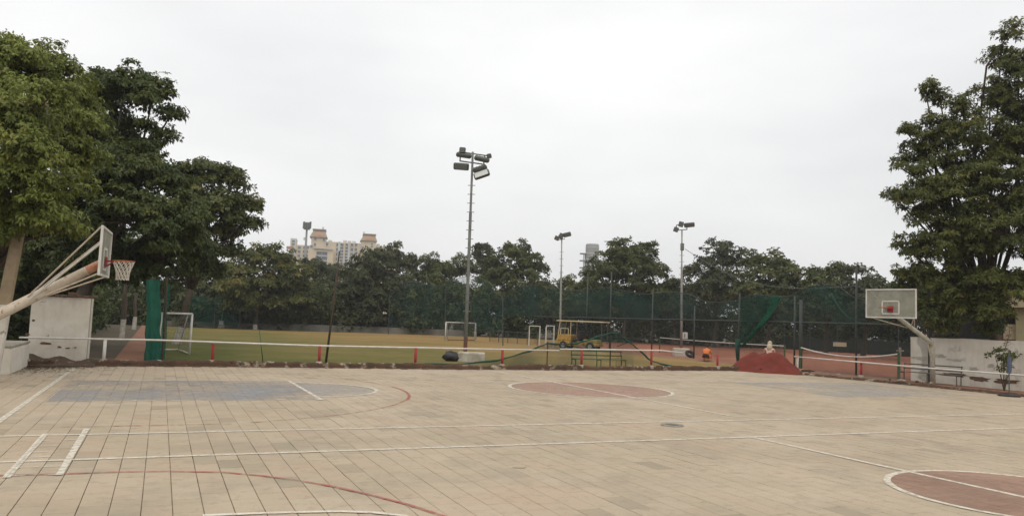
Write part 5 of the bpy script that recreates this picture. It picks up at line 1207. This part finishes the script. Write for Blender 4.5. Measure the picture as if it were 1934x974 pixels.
slab_px('back_wall', 1812, 2200, 579, 700, 47, .3, mat('shade_dark_veranda_wall', (.05, .05, .045), (.03, .03, .03), 2, .9))  # shade of the open veranda is put into the near-black wall colour
slab_px('ledge', 1895, 1921, 612, 640, 43.4, .6, M_CBLD)
slab_px('brick_pier', 1880, 1894, 632, 645, 43.3, .5, M_PATCH)
slab_px('floor', 1812, 2200, 646, 690, 43.6, 5, M_CONC)
# shrub in front of the wall
sb = thing('shrub', (30.9, -1.2, -.03), 'leafy shrub growing against the right wall', 'shrub')
qs = [atX(px, py, 30.8) for px, py in ((1895, 668), (1880, 675), (1905, 685), (1896, 695), (1915, 672))]
C, A, T, tips = lobe_points([(q, (.30, .30, .22)) for q in qs], 70, 6, .14, np.random.default_rng(3), .2)
bs = np.array(sb.location); link('foliage', leaves_mesh('foliage', C - bs, A, 5, .13, .2, .5, L_MID, 33, T), sb)
stem = MB(); g0 = qs[3] * [1, 1, 0]
for q in qs: stem.tube([g0 - [0, 0, .05], (g0 + q) / 2 + [0, 0, .1], q], [.025, .018, .008], 6)
qv = atX(1908, 618, 31.1); stem.tube([qs[0], atX(1904, 640, 31.0), qv], [.012, .01, .006], 5)
stem.build('stem', M_BARK, sb)
C2 = np.array([qs[0] + (qv - qs[0]) * t + np.random.default_rng(int(t * 100)).normal(0, .07, 3) for t in np.linspace(.2, 1, 26)])
link('climbing_tip', leaves_mesh('climbing_tip', C2 - bs, np.tile([[0, 0, 1.0]], (len(C2), 1)), 3, .10, .2, .5, leaf_mat('dry_vine_leaf', (.10, .07, .03), (.17, .11, .05), (.22, .15, .07)), 34), sb)
ns_ = gnd(1906, 748); st = thing('net_stand', (ns_[0], ns_[1], 0.0), 'thin portable stand with round base at the right edge of the court', 'stand')
MB().tube([(ns_[0], ns_[1], .004), (ns_[0], ns_[1], .05), (ns_[0], ns_[1], .09)], [.33, .33, .10], 22).build('base_disc', M_DARK, st)
MB().tube([(ns_[0], ns_[1], .08), (ns_[0] + .02, ns_[1], 1.55)], .02, 8).build('shaft', M_GREY_M, st)
cl = MB(); P = []
for i in range(9):
    z = 1.30 - .55 * i / 8; P.append([(ns_[0] + .03 + .06 * math.cos(t) * (1 + .3 * math.sin(3 * t + i)), ns_[1] + .06 * math.sin(t) * (1 + .3 * math.cos(4 * t + i)), z) for t in np.linspace(0, 2 * math.pi, 14)])
cl.grid(P).build('hanging_rag', M_BLUE_CLOTH, st, smooth=True)

# ------------------------------------------------------------------ boundary walls far behind
def far_wall(label, pts, h):
    root = thing('boundary_wall', (*pts[0], -.1), label, 'wall')
    for (xa, ya), (xb, yb) in zip(pts, pts[1:]):
        L = math.hypot(xb - xa, yb - ya); a = math.atan2(yb - ya, xb - xa); kk = max(1, int(L / 5))
        for i in range(kk):
            t = (i + .5) / kk; hh = h * rnd.uniform(.8, 1.1)
            if rnd.random() < .3: continue
            MB().bevbox((xa + (xb - xa) * t, ya + (yb - ya) * t, hh / 2 - .1), (L / kk - .12, .22, hh), .03, rotz(a)).build('panel', M_WALL_FAR, root)
            MB().bevbox((xa + (xb - xa) * (i / kk), ya + (yb - ya) * (i / kk), h / 2), (.3, .3, h + .2), .03, rotz(a)).build('pier', M_WALL_FAR, root)
far_wall('grey weathered boundary wall under the trees beyond the field', [tuple(atD(px, 620, D)[:2]) for px, D in ((300, 86), (520, 85), (760, 84.5), (1000, 85))], 0.7)
# ------------------------------------------------------------------ far buildings
DB = 320.0; sB = DB / F_PX
org = atD(640, 620, DB); angB = -math.atan2(org[0] - CAM[0], org[1] - CAM[1])
ap = thing('apartment_block', (org[0], org[1], 0), 'cream apartment block with two mansard roofed towers above the trees', 'building', None, angB)
Xp = lambda px: (px - 640) * sB * 1.03
Zp = lambda px, py: float(atD(px, py, DB)[2])
def ab(nm, x0, x1, yt, m, yb_=None, dep=10, y0=0, par=ap):
    z1 = Zp((x0 + x1) / 2, yt); z0 = -.2 if yb_ is None else Zp((x0 + x1) / 2, yb_)
    return MB().box(((Xp(x0) + Xp(x1)) / 2, y0 + dep / 2, (z0 + z1) / 2), (Xp(x1) - Xp(x0), dep, z1 - z0)).build(nm, m, par, world=False)
ab('wing', 547, 581, 461, M_BLD, dep=12, y0=2.5); ab('stair_block', 547, 557, 448.5, M_BLD_W, dep=9, y0=2.2)
ab('wing', 600, 670, 456, M_BLD, dep=12, y0=2.0); ab('wing', 697, 740, 464, M_BLD, dep=12, y0=2.4)
ab('tower', 579, 623, 470, M_BLD, dep=13, y0=0); ab('tower', 667, 697, 474, M_BLD, dep=13, y0=.3)
ab('tower_top', 583, 609, 447, M_BLD, dep=9, y0=.8); ab('tower_top', 671, 697, 453.5, M_BLD, dep=9, y0=1.0)
ab('ledge', 588, 622, 467.5, M_BLD_W, 469.5, 1.2, -.8); ab('ledge', 672, 699, 473.5, M_BLD_W, 475.5, 1.2, -.5)
def mansard(x0, x1, xt0, xt1, yb_, yt, y0, dep):
    zb, zt_ = Zp((x0 + x1) / 2, yb_), Zp((x0 + x1) / 2, yt); ins = (Xp(xt0) - Xp(x0))
    V = [(Xp(x0), y0, zb), (Xp(x1), y0, zb), (Xp(x1), y0 + dep, zb), (Xp(x0), y0 + dep, zb), (Xp(xt0), y0 + ins, zt_), (Xp(xt1), y0 + ins, zt_), (Xp(xt1), y0 + dep - ins, zt_), (Xp(xt0), y0 + dep - ins, zt_)]
    rf = MB().add(V, [(0, 1, 5, 4), (1, 2, 6, 5), (2, 3, 7, 6), (3, 0, 4, 7), (4, 5, 6, 7), (0, 3, 2, 1)]).build('roof', M_BLD_ROOF, ap, world=False)
    f_ = lambda u, v: tuple((1 - v) * ((1 - u) * np.array(V[0]) + u * np.array(V[1])) + v * ((1 - u) * np.array(V[4]) + u * np.array(V[5])) - np.array([0, .12, 0]))
    MB().add([f_(.25, .2), f_(.78, .2), f_(.75, .75), f_(.30, .75)], [(0, 1, 2, 3)]).build('tiled_panel', M_BLD_TILE, rf, world=False)
    MB().box(((Xp(xt0) + Xp(xt1)) / 2, y0 + dep / 2, zt_ + .35), (Xp(xt1) - Xp(xt0) + .8, dep - 2 * ins + .8, .5)).build('roof_cap', M_BLD_ROOF, rf, world=False)
    return rf
rf1 = mansard(580, 611, 586, 606, 447, 434, .1, 10); rf2 = mansard(669, 699, 675, 695, 453.5, 442.5, .3, 10)
MB().box((Xp(602), 4, Zp(602, 430)), (.8, .8, 1.6)).build('roof_tank', M_BLD_W, rf1, world=False); MB().box((Xp(675), 4, Zp(675, 439)), (.6, .6, 1.8)).build('roof_tank', M_BLD_W, rf2, world=False)
for px, py in ((616, 451), (642, 451.5), (650, 452.5), (658, 453), (702, 458), (740, 461), (572, 446)):
    MB().tube([(Xp(px), 4.5, Zp(px, py + 5)), (Xp(px), 4.5, Zp(px, py))], 0.75, 12).build('water_tank', M_BLD_W, ap, world=False)
wme = {}
def window(px, py, w, h, y0, glass=M_GLASS):
    key = (w, h)
    if key not in wme:
        wm, hm = w * sB, h * sB; fr = MB()
        for c, s in (((0, -.08, hm / 2), (wm + .25, .16, .14)), ((0, -.08, -hm / 2), (wm + .35, .22, .14)), ((-wm / 2, -.08, 0), (.14, .16, hm - .14)), ((wm / 2, -.08, 0), (.14, .16, hm - .14)), ((0, -.06, 0), (.09, .12, hm - .14))): fr.box(c, s)
        wme[key] = (fr.mesh('window', M_BLD_W), MB().box((0, -.02, 0), (wm - .14, .03, hm - .14)).mesh('pane', M_GLASS))
    o = link('window', wme[key][0], ap); o.location = (Xp(px), y0, Zp(px, py)); p = link('pane', wme[key][1], o)
for py in (478, 487, 496): window(603, py, 20, 7, -.02)
for px, py in ((590, 450), (590, 461), (611, 461), (605, 452), (584, 465)): window(px, py, 4.5, 6, .78 if py < 470 and 583 < px < 609 else -.02)
for px in (629.5, 655, 662):
    for py in (461, 470, 479, 488, 497): window(px, py, 5, 6, 1.98)
for px in (637, 646):
    for py in (461, 467, 473, 479, 485, 491, 497): window(px, py, 6, 5, 1.98)
for px in (631, 648.5): MB().box((Xp(px + 1), 1.7, Zp(px, 455) / 2), (.8, .6, Zp(px, 455))).build('service_shaft', M_BLD_W, ap, world=False)
for px, py in ((690, 460), (690, 464), (674, 466)): window(px, py, 4, 4.5, .98)
for py in (480, 489): window(686, py, 12, 5, .28)
for px in (702, 712, 722, 732):
    for py in (469, 478, 487): window(px, py, 5, 6, 2.38)
for px in (552,): 
    for py in (454, 460, 468, 476): window(px, py, 5, 4, 2.18)
for px in (563, 572, 577):
    for py in (466, 474, 482): window(px, py, 5, 5, 2.48)
for px, py in ((548, 468), (592, 492), (680, 497)):
    z = Zp(px, py); MB().box((Xp(px), -1.2, z), (2.6, 2.4, 1.0)).build('terracotta_canopy', M_BLD_TILE, ap, world=False)
# telecom tower
tD = 250; tb = atD(568, 620, tD); tt = thing('telecom_tower', (tb[0], tb[1], 0), 'slim grey telecom mast crowned with antennas beside the apartment block', 'tower')
ztop = atD(569, 420, tD)[2]; sT = tD / F_PX; MB().tube([(tb[0], tb[1], 0), (tb[0], tb[1], ztop - 16 * sT)], [.6, .30], 10).build('mast', M_GREYB, tt)
for k in range(12):
    a = k * math.pi / 6; r_ = .85 + .35 * (k % 2); x, y = tb[0] + r_ * math.cos(a), tb[1] + r_ * math.sin(a); z0 = ztop - rnd.uniform(9, 16) * sT
    MB().bevbox((x, y, (z0 + ztop - rnd.uniform(0, 3) * sT) / 2 + .3), (.32, .3, 2.2), .04, rotz(a)).build('antenna', M_STEEL, tt)
for z in (ztop - 12 * sT, ztop - 6 * sT): MB().ring((tb[0], tb[1], z), .95, .08, 18, 6).build('ring_frame', M_STEEL, tt)
MB().tube([(tb[0], tb[1], ztop - 16 * sT), (tb[0], tb[1], ztop)], .28, 8).build('mast_head', M_STEEL, tt)
# unfinished round tower block
rD = 300; sR = rD / F_PX; rb = atD(1114, 620, rD); rt = thing('round_tower_block', (rb[0], rb[1], 0), 'grey round tower block with unfinished slab frame behind the shaggy tree', 'building')
zt_ = atD(1116, 461, rD)[2]; MB().tube([(rb[0], rb[1], -.2), (rb[0], rb[1], zt_ - .6), (rb[0], rb[1], zt_)], [2.6, 2.6, 2.4], 26).build('shaft', M_GREYB, rt, smooth=False)
for k in range(9): MB().ring((rb[0], rb[1], zt_ - 1.3 - k * 2.4), 2.6, .12, 26, 6).build('floor_band', M_BLD_W, rt)
fb = atD(1099, 620, rD); zf_ = atD(1099, 478, rD)[2]; anR = -math.atan2(fb[0] - CAM[0], fb[1] - CAM[1])
MB().box((fb[0] + 1.4, fb[1] + .5, zf_ / 2), (1.6, 3.0, zf_), rotz(anR)).build('core_wall', M_GREYB, rt)
for k in range(7): MB().box((fb[0] - .1, fb[1], zf_ - .2 - k * 2.75), (3.2, 3.6, .3), rotz(anR)).build('floor_slab', M_GREYB, rt)
for dx in (-.9, .3): MB().box((fb[0] + dx, fb[1] - 1.2, zf_ / 2), (.35, .35, zf_), rotz(anR)).build('column', M_GREYB, rt)

# ------------------------------------------------------------------ haze: pale damp air over the whole place
hz = bpy.data.materials.new('haze_air'); hz.use_nodes = True; hn, hlk = hz.node_tree.nodes, hz.node_tree.links
hn.remove(hn['Principled BSDF']); hv = hn.new('ShaderNodeVolumePrincipled'); hv.inputs['Color'].default_value = (0.92, 0.93, 0.94, 1); hv.inputs['Density'].default_value = 0.00045
hlk.new(hv.outputs[0], hn['Material Output'].inputs['Volume'])
MB().box((0, 0, 24), (1260, 1260, 50.2)).build('haze', hz, kind='stuff', label='pale haze hanging over the grounds', category='haze')
